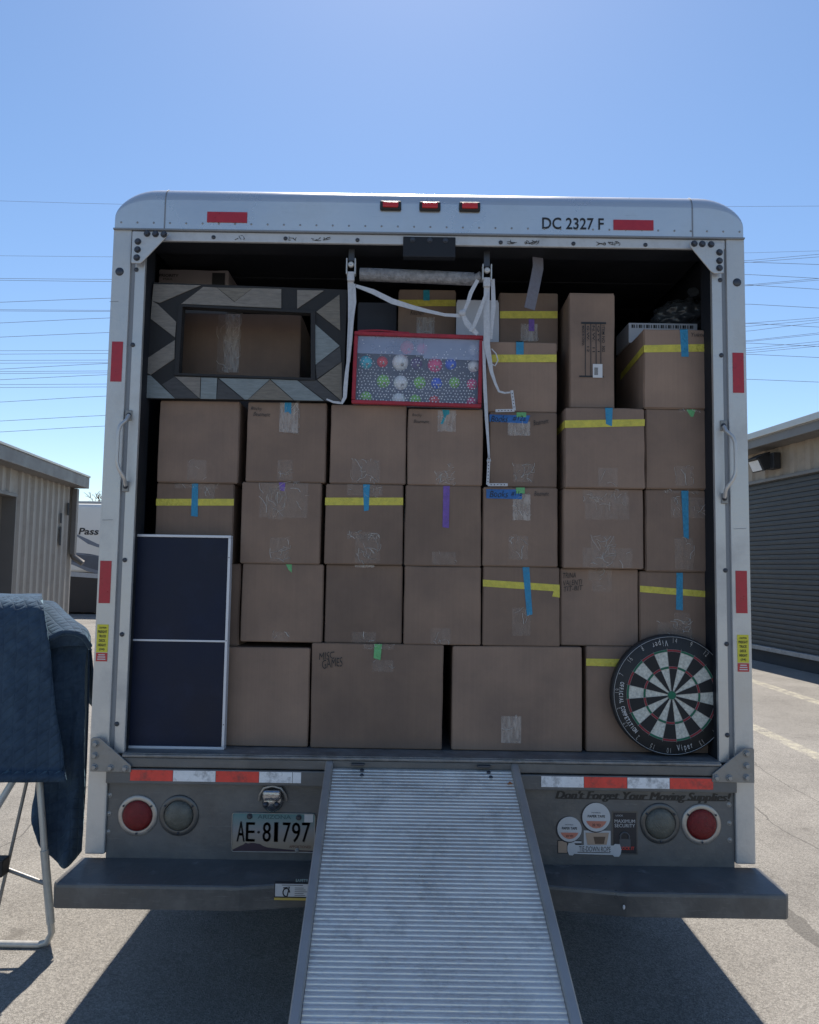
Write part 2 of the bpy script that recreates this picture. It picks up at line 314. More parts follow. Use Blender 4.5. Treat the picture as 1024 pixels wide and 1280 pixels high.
# ================================================================ GROUND
def asphalt():
    m, n, b = nodes('sun_bleached_asphalt'); L = n.links.new; N = n.nodes.new
    g = N('ShaderNodeNewGeometry'); P = g.outputs['Position']
    sep = N('ShaderNodeSeparateXYZ'); L(P, sep.inputs[0])
    big = N('ShaderNodeTexNoise'); big.inputs['Scale'].default_value = .9; big.inputs['Detail'].default_value = 8; big.inputs['Roughness'].default_value = .65; L(P, big.inputs[0])
    vo = N('ShaderNodeTexVoronoi'); vo.inputs['Scale'].default_value = 150; vo.feature = 'F1'; L(P, vo.inputs[0])
    fine = N('ShaderNodeTexNoise'); fine.inputs['Scale'].default_value = 320; fine.inputs['Detail'].default_value = 3; L(P, fine.inputs[0])
    r = N('ShaderNodeValToRGB'); e = r.color_ramp.elements; e[0].position = .3; e[0].color = (.24, .224, .203, 1); e[1].position = .7; e[1].color = (.335, .314, .283, 1); L(big.outputs[0], r.inputs[0])
    # stones: random tone per cell
    vc = N('ShaderNodeSeparateColor'); L(vo.outputs['Color'], vc.inputs[0])
    mr = N('ShaderNodeMapRange'); mr.inputs[3].default_value = .74; mr.inputs[4].default_value = 1.3; L(vc.outputs[0], mr.inputs[0])
    mf = N('ShaderNodeMapRange'); mf.inputs[1].default_value = .35; mf.inputs[2].default_value = .6; mf.inputs[3].default_value = .5; mf.inputs[4].default_value = 1.1; L(fine.outputs[0], mf.inputs[0])
    mu = N('ShaderNodeMath'); mu.operation = 'MULTIPLY'; L(mr.outputs[0], mu.inputs[0]); L(mf.outputs[0], mu.inputs[1])
    s = N('ShaderNodeVectorMath'); s.operation = 'SCALE'; L(r.outputs[0], s.inputs[0]); L(mu.outputs[0], s.inputs['Scale'])
    cur = s.outputs[0]
    def math_(op, a, bb=None, c=None):
        q = N('ShaderNodeMath'); q.operation = op
        for i, vv in enumerate((a, bb, c)):
            if vv is None: continue
            if isinstance(vv, (int, float)): q.inputs[i].default_value = vv
            else: L(vv, q.inputs[i])
        return q.outputs[0]
    wob = N('ShaderNodeTexNoise'); wob.inputs['Scale'].default_value = 1.3; wob.inputs['Detail'].default_value = 6; L(P, wob.inputs[0])
    wx = math_('MULTIPLY', math_('SUBTRACT', wob.outputs[0], .5), .35)
    st = N('ShaderNodeTexNoise'); st.inputs['Scale'].default_value = .45; st.inputs['Detail'].default_value = 10; st.inputs['Roughness'].default_value = .7; st.inputs['Distortion'].default_value = .6; L(P, st.inputs[0])
    sr = N('ShaderNodeMapRange'); sr.inputs[1].default_value = .38; sr.inputs[2].default_value = .62; sr.inputs[3].default_value = .86; sr.inputs[4].default_value = 1.1; L(st.outputs[0], sr.inputs[0])
    s2 = N('ShaderNodeVectorMath'); s2.operation = 'SCALE'; L(cur, s2.inputs[0]); L(sr.outputs[0], s2.inputs['Scale']); cur = s2.outputs[0]
    so2 = N('ShaderNodeTexNoise'); so2.inputs['Scale'].default_value = 2.6; so2.inputs['Detail'].default_value = 3; L(P, so2.inputs[0])
    s3 = N('ShaderNodeMapRange'); s3.inputs[1].default_value = .68; s3.inputs[2].default_value = .74; s3.inputs[4].default_value = .45; L(so2.outputs[0], s3.inputs[0])
    mx = N('ShaderNodeMix'); mx.data_type = 'RGBA'; L(s3.outputs[0], mx.inputs[0]); L(cur, mx.inputs[6]); mx.inputs[7].default_value = (.10, .09, .08, 1); cur = mx.outputs[2]
    # worn painted parking lines, running along y
    wear = N('ShaderNodeTexNoise'); wear.inputs['Scale'].default_value = 9; wear.inputs['Detail'].default_value = 8; wear.inputs['Roughness'].default_value = .75; L(P, wear.inputs[0])
    wr = N('ShaderNodeMapRange'); wr.inputs[1].default_value = .42; wr.inputs[2].default_value = .62; wr.inputs[4].default_value = .8; L(wear.outputs[0], wr.inputs[0])
    for x0, wd, c in ((3.58, .075, (.52, .48, .36)), (5.08, .09, (.52, .48, .36))):
        d = math_('ABSOLUTE', math_('SUBTRACT', sep.outputs[0], x0)); msk = math_('MULTIPLY', math_('LESS_THAN', d, wd), wr.outputs[0])
        mx = N('ShaderNodeMix'); mx.data_type = 'RGBA'; L(msk, mx.inputs[0]); L(cur, mx.inputs[6]); mx.inputs[7].default_value = (*c, 1); cur = mx.outputs[2]
    # tar strip and cracks, running along y
    for x0, wd, amt in ((1.80, .045, .55), (2.35, .006, .6), (2.9, .005, .5), (-2.25, .006, .6)):
        d = math_('ABSOLUTE', math_('ADD', math_('SUBTRACT', sep.outputs[0], x0), wx)); msk = math_('MULTIPLY', math_('LESS_THAN', d, wd), amt)
        mx = N('ShaderNodeMix'); mx.data_type = 'RGBA'; L(msk, mx.inputs[0]); L(cur, mx.inputs[6]); mx.inputs[7].default_value = (.075, .07, .065, 1); cur = mx.outputs[2]
    # fine hairline cracks
    cv = N('ShaderNodeTexVoronoi'); cv.feature = 'DISTANCE_TO_EDGE'; cv.inputs['Scale'].default_value = 1.4
    wp = N('ShaderNodeVectorMath'); wp.operation = 'ADD'; sc = N('ShaderNodeVectorMath'); sc.operation = 'SCALE'; sc.inputs['Scale'].default_value = .5; L(wear.outputs[1], sc.inputs[0]); L(sc.outputs[0], wp.inputs[0]); L(P, wp.inputs[1]); L(wp.outputs[0], cv.inputs[0])
    cm = math_('MULTIPLY', math_('LESS_THAN', cv.outputs[0], .006), .45)
    mx = N('ShaderNodeMix'); mx.data_type = 'RGBA'; L(cm, mx.inputs[0]); L(cur, mx.inputs[6]); mx.inputs[7].default_value = (.09, .08, .07, 1); cur = mx.outputs[2]
    L(cur, b.inputs['Base Color']); b.inputs['Roughness'].default_value = .85; b.inputs['Specular IOR Level'].default_value = .25
    h = math_('ADD', vo.outputs['Distance'], fine.outputs[0])
    bp = N('ShaderNodeBump'); bp.inputs['Strength'].default_value = .55; bp.inputs['Distance'].default_value = .004; L(h, bp.inputs['Height']); L(bp.outputs[0], b.inputs['Normal'])
    return m
M['asphalt'] = asphalt()
g = MB(); xs = [-900, -60, -12, 12, 60, 900]; ys = [-900, -40, 0, 30, 120, 1200]
g.add([(x, y, 0) for y in ys for x in xs], [[j*6+i, j*6+i+1, j*6+i+7, j*6+i+6] for j in range(5) for i in range(5)])
g.build('ground', M['asphalt'], kind='structure')

# ================================================================ BUILDINGS
M['siding'] = pbr('tan_metal_siding', (.33, .30, .265), .6, .1, .06, 2, 0, dirt=(.2, .17, .14), dirt_scale=2.2, dirt_amt=.45)
M['siding_r'] = pbr('tan_ribbed_siding', (.30, .245, .19), .6, .05, .08, 3, dirt=(.17, .13, .1), dirt_scale=5, dirt_amt=.5)
M['fascia'] = pbr('grey_brown_fascia', (.16, .15, .145), .55, .2, .06, 3)
M['gutter'] = pbr('pale_gutter_metal', (.45, .44, .42), .45, .4, .06, 3)
M['roofm'] = pbr('weathered_roof_metal', (.33, .33, .33), .5, .3, .08, 1)
M['shutter'] = pbr('slate_grey_shutter', (.042, .046, .05), .6, .1, .15, 4, dirt=(.10, .10, .10), dirt_scale=4, dirt_amt=.35)
M['sill'] = pbr('worn_door_sill', (.33, .32, .31), .6, .2, .2, 9, dirt=(.08, .08, .08), dirt_scale=14)
M['base_dark'] = pbr('foundation_with_shadow', (.035, .037, .042), .8)  # dark tone covers the foundation and the shadow at the wall foot together
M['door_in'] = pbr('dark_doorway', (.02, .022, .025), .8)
M['glass_lamp'] = pbr('frosted_lamp_glass', (.62, .64, .66), .2)
def L2W(p0, d):
    """local (along wall, outwards, up) -> world"""
    d = Vector((d[0], d[1], 0)).normalized(); n = Vector((d.y, -d.x, 0))
    def f(a, o, z): return Vector((p0[0], p0[1], 0))+d*a+n*o+Vector((0, 0, z))
    return f, Matrix(((d.x, n.x, 0, p0[0]), (d.y, n.y, 0, p0[1]), (0, 0, 1, 0), (0, 0, 0, 1)))
def ribbed(mb, a0, a1, z0, z1, pitch, prot, rib, M4, mi=0):
    """sheet of trapezoid-ribbed siding in local coords a along, outwards +y"""
    pts = [(a0, 0)]; a = a0+pitch*.3
    while a+rib < a1:
        pts += [(a, 0), (a+rib*.25, prot), (a+rib*.75, prot), (a+rib, 0)]; a += pitch
    pts.append((a1, 0)); n = len(pts)
    vs = [M4 @ Vector((p[0], p[1], z0)) for p in pts]+[M4 @ Vector((p[0], p[1], z1)) for p in pts]
    mb.add(vs, [[i, i+1, n+i+1, n+i] for i in range(n-1)], mi)
# ---- left building: wall facing +x. local a = away from camera, outwards = +x side
f, LM = L2W((-6.184-.12*8, 8), (-.12, 1))
A = lambda y: (y-8)*math.sqrt(1+.0144)
bl = empty('metal_building', (f(6, -4, 0)), 'tan corrugated metal building with open doorway and downspout, left of the truck', 'building')
wl = MB(); ribbed(wl, A(15.0), A(18.5), 0, 3.42, .36, .05, .16, LM); ribbed(wl, A(8), A(15.0), 2.93, 3.42, .36, .05, .16, LM)
wl.box(A(15.0), A(18.5), -8, -.25, 0, 3.4, M4=LM)
wl.box(A(8), A(15), -8, -.9, 2.93, 3.4, M4=LM)
wl.build('wall', M['siding'], bl)
dr = MB(); dr.box(A(15.0)-.02, A(15.0)+.001, -.24, .03, 0, 2.93, M4=LM); dr.box(A(8), A(15), -.24, .05, 2.88, 2.95, M4=LM); dr.build('door_trim', M['fascia'], bl)
di = MB(); di.box(A(8), A(14.97), -.95, -.9, 0, 2.88, M4=LM); di.box(A(14.95), A(14.975), -7.9, -.30, 0, 2.87, M4=LM); di.build('doorway_shade_panel', M['door_in'], bl)  # near-black panels stand in for the unlit space behind the opening
ro = MB(); ro.box(A(7), A(18.45), -8.4, .36, 3.60, 3.66, M4=LM)
rf = ro.build('roof', M['roofm'], bl)
fa = MB(); fa.box(A(7), A(18.45), .30, .39, 3.42, 3.69, M4=LM, bev=.01); fa.box(A(7), A(18.4), -.02, .30, 3.42, 3.44, M4=LM); fa.box(A(18.4), A(18.45), -8.4, .30, 3.42, 3.69, M4=LM); fa.build('fascia', M['fascia'], rf)
gu = MB(); gu.box(A(7), A(18.47), .30, .41, 3.692, 3.74, M4=LM, bev=.008); gu.build('gutter', M['gutter'], rf)
dsp = MB(); dsp.box(A(18.26), A(18.42), .055, .17, 1.78, 3.40, M4=LM, bev=.01)
p0, p1 = f(A(18.34), .11, 1.80), f(A(18.34)+.0, .36, 1.56); dsp.tube([p0, f(A(18.34), .13, 1.72), p1], .075, 4)
dsp.build('downspout', M['fascia'], bl)
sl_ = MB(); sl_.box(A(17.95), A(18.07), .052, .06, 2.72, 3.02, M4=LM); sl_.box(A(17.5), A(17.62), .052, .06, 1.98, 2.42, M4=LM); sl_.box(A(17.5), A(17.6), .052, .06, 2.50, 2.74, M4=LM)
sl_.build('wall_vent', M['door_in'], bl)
# ---- right building: wall facing -x. run d towards camera so that outwards = -x
f2, RM = L2W((6.5-.1*(24-11.8), 24), (.1, -1))
B = lambda y: (24-y)*math.sqrt(1.01)
br = empty('metal_building', (f2(8, -4, 0)), 'tan metal building with wide grey roller door, right of the truck', 'building')
wr_ = MB(); ribbed(wr_, B(23.9), B(7), 3.22, 3.78, .42, .03, .2, RM); wr_.box(B(23.9), B(7), -8, -.12, 3.22, 3.78, M4=RM)
wr_.box(B(24), B(18.6), -8, 0, 0, 3.22, M4=RM); wr_.build('wall', M['siding_r'], br)
ba = MB(); ba.box(B(18.6), B(7), -8, .0, 0, .21, M4=RM, bev=.01); ba.build('foundation', M['base_dark'], br)
si = MB(); si.box(B(18.6), B(7), -.1, .06, .214, .29, M4=RM, bev=.008); si.build('door_sill', M['sill'], br)
do = MB()
z = .292; pts = []
while z < 3.2:
    pts += [(-.034, z), (-.02, z+.006), (-.015, z+.04), (-.02, z+.078), (-.034, z+.084)]; z += .085
pts += [(-.12, z), (-.12, .292)]
n = len(pts); vs = [RM @ Vector((B(18.55), p[0], p[1])) for p in pts]+[RM @ Vector((B(7), p[0], p[1])) for p in pts]
do.add(vs, [[i, i+1, n+i+1, n+i] for i in range(n-1)]); do.build('roller_door', M['shutter'], br)
tr = MB(); tr.box(B(18.6), B(7), -.01, .05, 3.20, 3.255, M4=RM, bev=.006); tr.build('door_trim', M['fascia'], br)
ro2 = MB(); ro2.box(B(24.3), B(6), -8.4, .4, 3.90, 3.96, M4=RM); rf2 = ro2.build('roof', M['roofm'], br)
fb = MB(); fb.box(B(24.3), B(6), .33, .40, 3.76, 3.90, M4=RM, bev=.008); fb.box(B(24.3), B(6), -.02, .33, 3.76, 3.78, M4=RM); fb.build('fascia', M['fascia'], rf2)
gb = MB(); gb.box(B(24.3), B(6), .33, .45, 3.91, 4.02, M4=RM, bev=.01); gb.build('gutter', M['gutter'], rf2)
lp = empty('flood_light', f2(B(13.0), .05, 3.3), 'black floodlight with frosted glass on the tan wall above the roller door', 'lamp')
def lbox(mb, a, o, z, da, do_, dz, tilt, bev=.01):
    T = RM @ Matrix.Translation((a, o, z)) @ Matrix.Rotation(tilt, 4, 'X')
    mb.box(-da/2, da/2, -do_/2, do_/2, -dz/2, dz/2, bev, M4=T); return T
hb = MB(); T = lbox(hb, B(13.0), .22, 3.50, .36, .20, .24, R(-25)); hb.box(-.19, .19, -.14, .15, .12, .145, .006, M4=T); hb.box(B(12.93), B(12.7), .03, .16, 3.38, 3.66, .01, M4=RM); hb.build('housing', M['black'], lp)
gl = MB(); gl.box(-.145, .145, .102, .112, -.095, .095, .004, M4=T); gl.build('lamp_glass', M['glass_lamp'], lp)

# ================================================================ TRAILER, TREES
M['rv'] = pbr('white_trailer_gelcoat', (.72, .71, .67), .35, 0, .03, 1)
M['rv_dark'] = pbr('dark_trailer_skirt', (.02, .022, .028), .5)
M['rv_blue'] = pbr('slate_blue_trailer_graphic', (.16, .19, .24), .4)
M['rv_grey'] = pbr('grey_trailer_band', (.40, .43, .46), .4)
YR = 23.0
rv = empty('travel_trailer', (-10.2, YR+1.2, 0), 'white travel trailer with dark lettering, parked behind the left building', 'trailer')
b_ = MB(); b_.box(-12.6, -7.6, YR, YR+2.4, 1.25, 3.42, .18, seg=4); b_.build('body', M['rv'], rv)
b_ = MB(); b_.box(-12.5, -7.7, YR+.02, YR+2.3, .06, 1.25); b_.build('skirt', M['rv_dark'], rv)
rr_ = MB(); rr_.box(-12.3, -7.9, YR+.15, YR+2.25, 3.42, 3.5, .03); rr_.build('roof', M['gutter'], rv)
gx = MB()
def band(mb, pts, wd, Y, mi=0):
    for i in range(len(pts)-1):
        a, b2 = at(*pts[i], Y), at(*pts[i+1], Y); w0, w1 = wd[i], wd[i+1]
        mb.add([(a.x, Y, a.z-w0), (b2.x, Y, b2.z-w1), (b2.x, Y, b2.z+w1), (a.x, Y, a.z+w0)], [[0, 1, 2, 3]], mi)
band(gx, [(80, 664), (96, 669), (110, 677), (122, 682), (150, 688)], [.02, .03, .07, .05, .01], YR-.006)
band(gx, [(80, 700), (96, 706), (110, 712), (122, 715), (150, 722)], [.03, .05, .06, .05, .03], YR-.006)
band(gx, [(80, 690), (96, 692), (110, 694), (124, 695)], [.01, .03, .01, .01], YR-.006)
gx.build('swoosh_stripe', M['rv_blue'], rv)
gx = MB(); band(gx, [(70, 694), (96, 699), (112, 703), (150, 709)], [.16, .20, .26, .22], YR-.003); gx.build('lower_band', pbr('dark_slate_trailer_band', (.075, .095, .13), .4), rv)  # darker slate band across the lower trailer face
gx = MB(); band(gx, [(80, 717), (150, 722)], [.07, .07], YR-.010); gx.build('grey_band', M['rv_grey'], rv)
tt = MB(); a = at(98.5, 663, YR); text_fit(tt, 'Pass', a.x, a.x+.62, a.z-.13, a.z+.08, YR-.012, bold=.02, shear=.15); tt.build('lettering', M['ink'], rv)
wh = MB()
for x in (-11.2, -10.3, -9.4): wh.lathe((x, YR+.3, .36), (0, -1, 0), [(.2, -.02), (.36, -.02), (.36, .12), (.2, .13), (.12, .1), (0, .1)], 24)
wh.build('wheel', M['black'], rv)
M['bark'] = pbr('grey_brown_bark', (.15, .11, .09), .9, 0, .2, 20)
M['twig'] = pbr('reddish_bare_twigs', (.20, .12, .10), .9, 0, .2, 20)
M['bud'] = pbr('pale_green_buds', (.19, .19, .08), .8, 0, .3, 9)
def tree(x, y, H, seed, label, buds):
    rng = random.Random(seed); t = empty('bare_tree', (x, y, 0), label, 'tree')
    tk = MB(); cr = MB(); bd = MB()
    def grow(p, d, ln, r, lev):
        pts = [p]; q = p.copy(); dd = d.copy()
        for i in range(4):
            dd = (dd+Vector((rng.uniform(-.2, .2), rng.uniform(-.2, .2), rng.uniform(-.02, .14)))).normalized(); q = q+dd*ln/4; pts.append(q.copy())
        r = max(r, .018); tp = [r*(1-.10*i) for i in range(5)]
        (tk if lev < 2 else cr).tube(pts, r, 5 if lev < 3 else 3, taper=tp, caps=False)
        if lev >= 5:
            if buds:
                for _ in range(3):
                    c = pts[rng.randrange(2, 5)]+Vector([rng.uniform(-.08, .08) for _ in range(3)]); a = Vector([rng.uniform(-1, 1) for _ in range(3)]).normalized()*.06; b3 = Vector([rng.uniform(-1, 1) for _ in range(3)]).normalized()*.06
                    bd.add([c, c+a, c+b3], [[0, 1, 2]])
            return
        for k in range(3 if lev < 4 else 4):
            s_ = pts[rng.choice([2, 3, 4])]; nd = (dd+Vector((rng.uniform(-.9, .9), rng.uniform(-.9, .9), rng.uniform(-.1, .6)))).normalized()
            grow(s_, nd, ln*rng.uniform(.55, .78), r*.55, lev+1)
    grow(Vector((x, y, 0)), Vector((0, 0, 1)), H*.33, H*.022, 0)
    tk.build('trunk', M['bark'], t); cr.build('crown', M['twig'], t)
    if bd.v: bd.build('buds', M['bud'], t)
tree(at(119, 640, 44).x, 44, 7.6, 3, 'bare reddish tree rising behind the white trailer, the taller one', True)
tree(at(104, 640, 50).x, 50, 4.9, 8, 'low bare tree behind the trailer roof, nearer the left building', True)

# ================================================================ POWER LINES
YW = 90.0
A_ = [(348, 349.2, 325.7, 317.7), (350.2, 352, 328, 321), (387, 388, 356, 348), (388.6, 389.4, 357.3, 350), (438.4, 438, 404, 397), (442.7, 441.8, 408, 399.6), (450.5, 450, 414, 402.5), (454, 453.4, 425.8, 416), (464.5, 463.6, 427, 417.8), (467, 466, 435.5, 426.8), (480.8, 480, 438.3, 430), (484.4, 483.6, 441, 432.6)]
B_ = [(251, 255, 258, 257.5), (319.6, 321, 316, 313.5), (377.8, 372.5, 327.6, 330.6), (403.7, 397.2, 343, 348), (421.4, 415.4, 356, 361.6), (461.4, 454, 380, 385), (474.7, 468, 404, 408.8), (502.6, 494.6, 428.7, 433), (526.3, 518.8, 442.7, 446.9), (540, 532, 474, 477.6)]
wires = sorted([(q, 'A') for q in A_]+[(q, 'B') for q in B_], key=lambda t: t[0][0])
ordn = 'topmost,second,third,fourth,fifth,sixth,seventh,eighth,ninth,tenth,eleventh,twelfth,thirteenth,fourteenth,fifteenth,sixteenth,seventeenth,eighteenth,nineteenth,twentieth,twenty-first,lowest'.split(',')
for i, (q, kd) in enumerate(wires):
    xs_ = (0, 135, 935, 1024); Yw = YW if kd == 'A' else YW-12
    pts = []
    def yy(x):
        if x <= 135: return q[0]+(q[1]-q[0])*(x/135)
        if x >= 935: return q[2]+(q[3]-q[2])*((x-935)/89)
        t = (x-135)/800; m0 = (q[1]-q[0])/135*800; m1 = (q[3]-q[2])/89*800
        return (2*t**3-3*t**2+1)*q[1]+(t**3-2*t**2+t)*m0*.5+(-2*t**3+3*t**2)*q[2]+(t**3-t**2)*m1*.5
    for x in [-1100, -700, -400]+list(range(-260, 1300, 60))+[1500, 1800, 2200]: pts.append(at(x, yy(min(max(x, -300), 1350)), Yw))
    mb = MB(); mb.tube(pts, .026 if i > 1 else .016, 5)
    mb.build('power_line', M['wire'], None, label=('dark power line across the sky, %s one down at the left edge' % ordn[i]), cat='power line', group='power lines crossing the sky')

# ================================================================ TRUCK
T = 2.78; XL, XR = -1.158, 1.275; ZD = 0.89; ZS = 2.868; ZT = 3.044; YB = 7.9
XC = (XL+XR)/2
truck = empty('moving_truck', (XC, T, 0), 'silver box moving truck with its rear door open and cargo bay full', 'truck')
M['box_skin'] = pbr('white_truck_side', (.6, .6, .6), .4, .1, .03)
m_ = MB(); m_.box(XL, XL+.02, T+.12, YB, .80, 2.975, M4=None); m_.build('side_wall', M['box_skin'], truck)
m_ = MB(); m_.box(XR-.02, XR, T+.12, YB, .80, 2.975); m_.build('side_wall', M['box_skin'], truck)
m_ = MB(); m_.box(XL, XR, YB, YB+.03, .8, 2.97); m_.build('front_wall', M['box_skin'], truck)
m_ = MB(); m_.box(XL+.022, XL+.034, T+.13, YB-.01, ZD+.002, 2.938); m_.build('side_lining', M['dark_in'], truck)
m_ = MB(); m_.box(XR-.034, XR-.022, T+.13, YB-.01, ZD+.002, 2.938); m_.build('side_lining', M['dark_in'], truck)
m_ = MB(); m_.box(XL+.002, XR-.002, T+.13, YB-.002, 2.94, 2.99, .02); m_.build('roof_panel', M['box_skin'], truck)
m_ = MB(); m_.box(XL+.036, XR-.036, T+.02, YB-.01, ZD-.04, ZD); m_.build('floor', M['deck'], truck)
# rolled-up door under the ceiling
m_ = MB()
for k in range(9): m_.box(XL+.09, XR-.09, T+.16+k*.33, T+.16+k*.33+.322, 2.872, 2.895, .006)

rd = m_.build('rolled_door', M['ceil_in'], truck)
for sx in (XL+.075, XR-.075):
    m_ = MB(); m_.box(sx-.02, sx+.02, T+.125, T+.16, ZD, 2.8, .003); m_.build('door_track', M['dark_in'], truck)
# corner posts : outer face, groove, inner face
def post(side):
    o = MB(); X = (lambda a: XL+a) if side < 0 else (lambda a: XR-a)
    def bx(a0, a1, y0, y1, z0, z1, bev, mi): o.box(min(X(a0), X(a1)), max(X(a0), X(a1)), y0, y1, z0, z1, bev, mi)
    bx(0, .071, T, T+.12, .527, ZS-.002, .006, 0)
    bx(.0705, .089, T+.010, T+.11, ZD-.01, ZS-.004, 0, 1)
    bx(.0885, .127, T+.003, T+.022, ZD-.005, ZS-.04, .004, 0)
    bx(.0895, .124, T+.0225, T+.12, ZD-.005, ZS-.045, 0, 2)  # near-black backing paints the shade on the post's inner side
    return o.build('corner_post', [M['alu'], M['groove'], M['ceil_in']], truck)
pl, pr = post(-1), post(1)
# rounded roof cap: front outline inset by the nose radius
def outline(ins, rx=.165, rz=.135, n=10):
    ix = ins*.2-.004; x0, x1, z1 = XL+ix, XR-ix, ZT-ins; ax, az = rx-ix, rz-ins; pts = [(x0, ZS)]
    for i in range(n+1):
        t = math.pi/2*i/n; pts.append((x0+ax*(1-math.cos(t)), z1-az*(1-math.sin(t))))
    for i in range(n+1):
        t = math.pi/2*(1-i/n); pts.append((x1-ax*(1-math.cos(t)), z1-az*(1-math.sin(t))))
    pts.append((x1, ZS)); return pts
def capmesh():
    o = MB(); rings = []; RN = .062
    for k in range(8):
        t = math.pi/2*k/7; rings.append((RN*(1-math.sin(t)), T+RN*(1-math.cos(t))))   # k=0 front
    rings = [(RN*(1-math.sin(math.pi/2*k/7)), T-.004+RN*(1-math.cos(math.pi/2*k/7))) for k in range(8)]+[(0, T+.16)]
    vs = []; n = None
    for ins, y in rings:
        pts = outline(ins); n = len(pts); vs += [(p[0], y, p[1]) for p in pts]
    fs = []
    for j in range(len(rings)-1):
        for i in range(n-1): fs.append([j*n+i, j*n+i+1, (j+1)*n+i+1, (j+1)*n+i])
    o.add(vs, fs, 0, True); pts = outline(RN)
    o.add([(p[0], T-.004, p[1]) for p in pts], [list(range(n))])
    # underside
    o.add([(XL+.01, T-.004, ZS), (XR-.01, T-.004, ZS), (XR, T+.16, ZS), (XL, T+.16, ZS)], [[0, 1, 2, 3]])
    return o
cap = capmesh().build('roof_cap', M['cap'], truck)
sm = MB()
for px in (207, 865):
    x = at(px, 260, T).x
    sm.box(x-.002, x+.002, T-.0065, T-.003, ZS, ZT-.062); sm.tube([(x, T-.006+.062*(1-math.cos(t)), ZT-.062+.062*math.sin(t)) for t in [i*.15 for i in range(11)]], .0016, 5)
    sg = -1 if px < 500 else 1
sm.build('seam', M['groove'], cap)
rv_ = MB(); x = XL+.03
while x < XR-.02:
    rv_.lathe((x, T-.004, ZS+.022), (0, -1, 0), [(.0042, 0), (.0036, .0016), (0, .0025)], 8); x += .0627
rv_.build('rivet_row', M['bolt_l'], cap)
lip = MB(); lip.box(XL+.001, XR-.001, T-.008, T+.02, ZS-.008, ZS-.001, .002); lip.build('drip_edge', M['groove'], cap)
# header flange with scuffs
hf = MB(); hf.box(XL+.075, XR-.075, T+.002, T+.016, 2.822, ZS-.009, .003, 0); hf.box(XL+.08, XR-.08, T+.0165, T+.13, 2.826, ZS-.012, 0, 1); hd = hf.build('header_rail', [M['alu_white'], M['ceil_in']], truck)  # second box is near-black, painting the shade behind and below the flange
rg = random.Random(4); sc_ = MB()
for cx in (365, 395, 410, 640, 662, 668, 752, 765, 772, 300):
    a = at(cx, 298, T); x = a.x
    for q in range(5):
        pts = [(x+rg.uniform(-.02, .02), T+.0008, 2.835+rg.uniform(-.006, .012)) for _ in range(2)]
        mid = ((pts[0][0]+pts[1][0])/2+rg.uniform(-.004, .004), T+.0008, (pts[0][2]+pts[1][2])/2+rg.uniform(-.004, .004))
        sc_.tube([pts[0], mid, pts[1]], .0011, 3)
sc_.build('scuff_mark', M['ink'], hd)
def bolts(lst, Y, r, mat, parent, h=.005, hexa=True, name='bolt'):
    me = None
    for (px, py) in lst:
        c = at(px, py, Y)
        if me is None:
            o = bolt_mb(c, r, h, hexa=hexa).build(name, mat, parent, origin=c); me = o.data
        else:
            o = bpy.data.objects.new(name, me); col.objects.link(o); o.parent = parent; o.location = c-ORG[parent.name]
bolts([(267, 296.5), (357, 298), (447, 300), (626, 303), (717, 304.5), (807, 306)], T+.001, .006, M['bolt'], hd, .004, False)
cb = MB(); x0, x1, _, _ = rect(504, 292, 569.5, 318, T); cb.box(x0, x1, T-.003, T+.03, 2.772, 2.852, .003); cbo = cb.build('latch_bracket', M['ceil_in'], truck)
bolts([(516, 299.5), (537.5, 300), (557, 300.5)], T-.003, .008, M['bolt'], cbo)
# marker lights
for (px, py) in ((488.5, 259), (537.5, 260), (587, 260.5)):
    c = at(px, py, T)
    m_ = MB(); m_.box(c.x-.041, c.x+.041, T-.018, T-.003, c.z-.017, c.z+.019, .007, seg=3); o = m_.build('marker_light', M['black'], truck)
    m_ = MB(); m_.box(c.x-.030, c.x+.030, T-.026, T-.016, c.z-.010, c.z+.011, .004, seg=3); m_.build('lens', M['lens_red_marker'], o)
def refl(px0, py0, px1, py1, Y, vertical=False, mat='red_refl', lean=0):
    x0, x1, z0, z1 = rect(px0, py0, px1, py1, Y); m_ = MB(); m_.box(x0, x1, Y-.0015, Y+.001, z0, z1); m_.build('reflector_tape', M[mat], truck)
refl(259, 265, 309, 278, T-.0055); refl(767, 275, 817, 287.5, T-.0055)
for c, h in (((146, 452), 50), ((131.5, 727.5), 53), ((923, 466), 50), ((927, 740), 53)):
    a = at(c[0], c[1]-h/2, T); b = at(c[0], c[1]+h/2, T); cc = at(*c, T); m_ = MB(); m_.box(cc.x-.021, cc.x+.021, T-.0017, T+.001, b.z, a.z); m_.build('reflector_tape', M['red_refl'], truck)
# round holes
for px, py in ((149.5, 339.5), (921.5, 353)):
    c = at(px, py, T); m_ = MB(); m_.lathe(c, (0, -1, 0), [(.016, -.001), (.016, .0015), (.011, .004), (0, .005)], 18); m_.build('plug', M['bolt'], truck)
# inner-post bolts
bolts([(170.5, 337), (166, 431), (156, 700), (152.5, 793), (146, 905)], T+.002, .0065, M['bolt'], pl, .004, False)
bolts([(900.5, 350), (902, 444), (907, 713), (908.5, 805), (909.5, 919)], T+.002, .0065, M['bolt'], pr, .004, False)
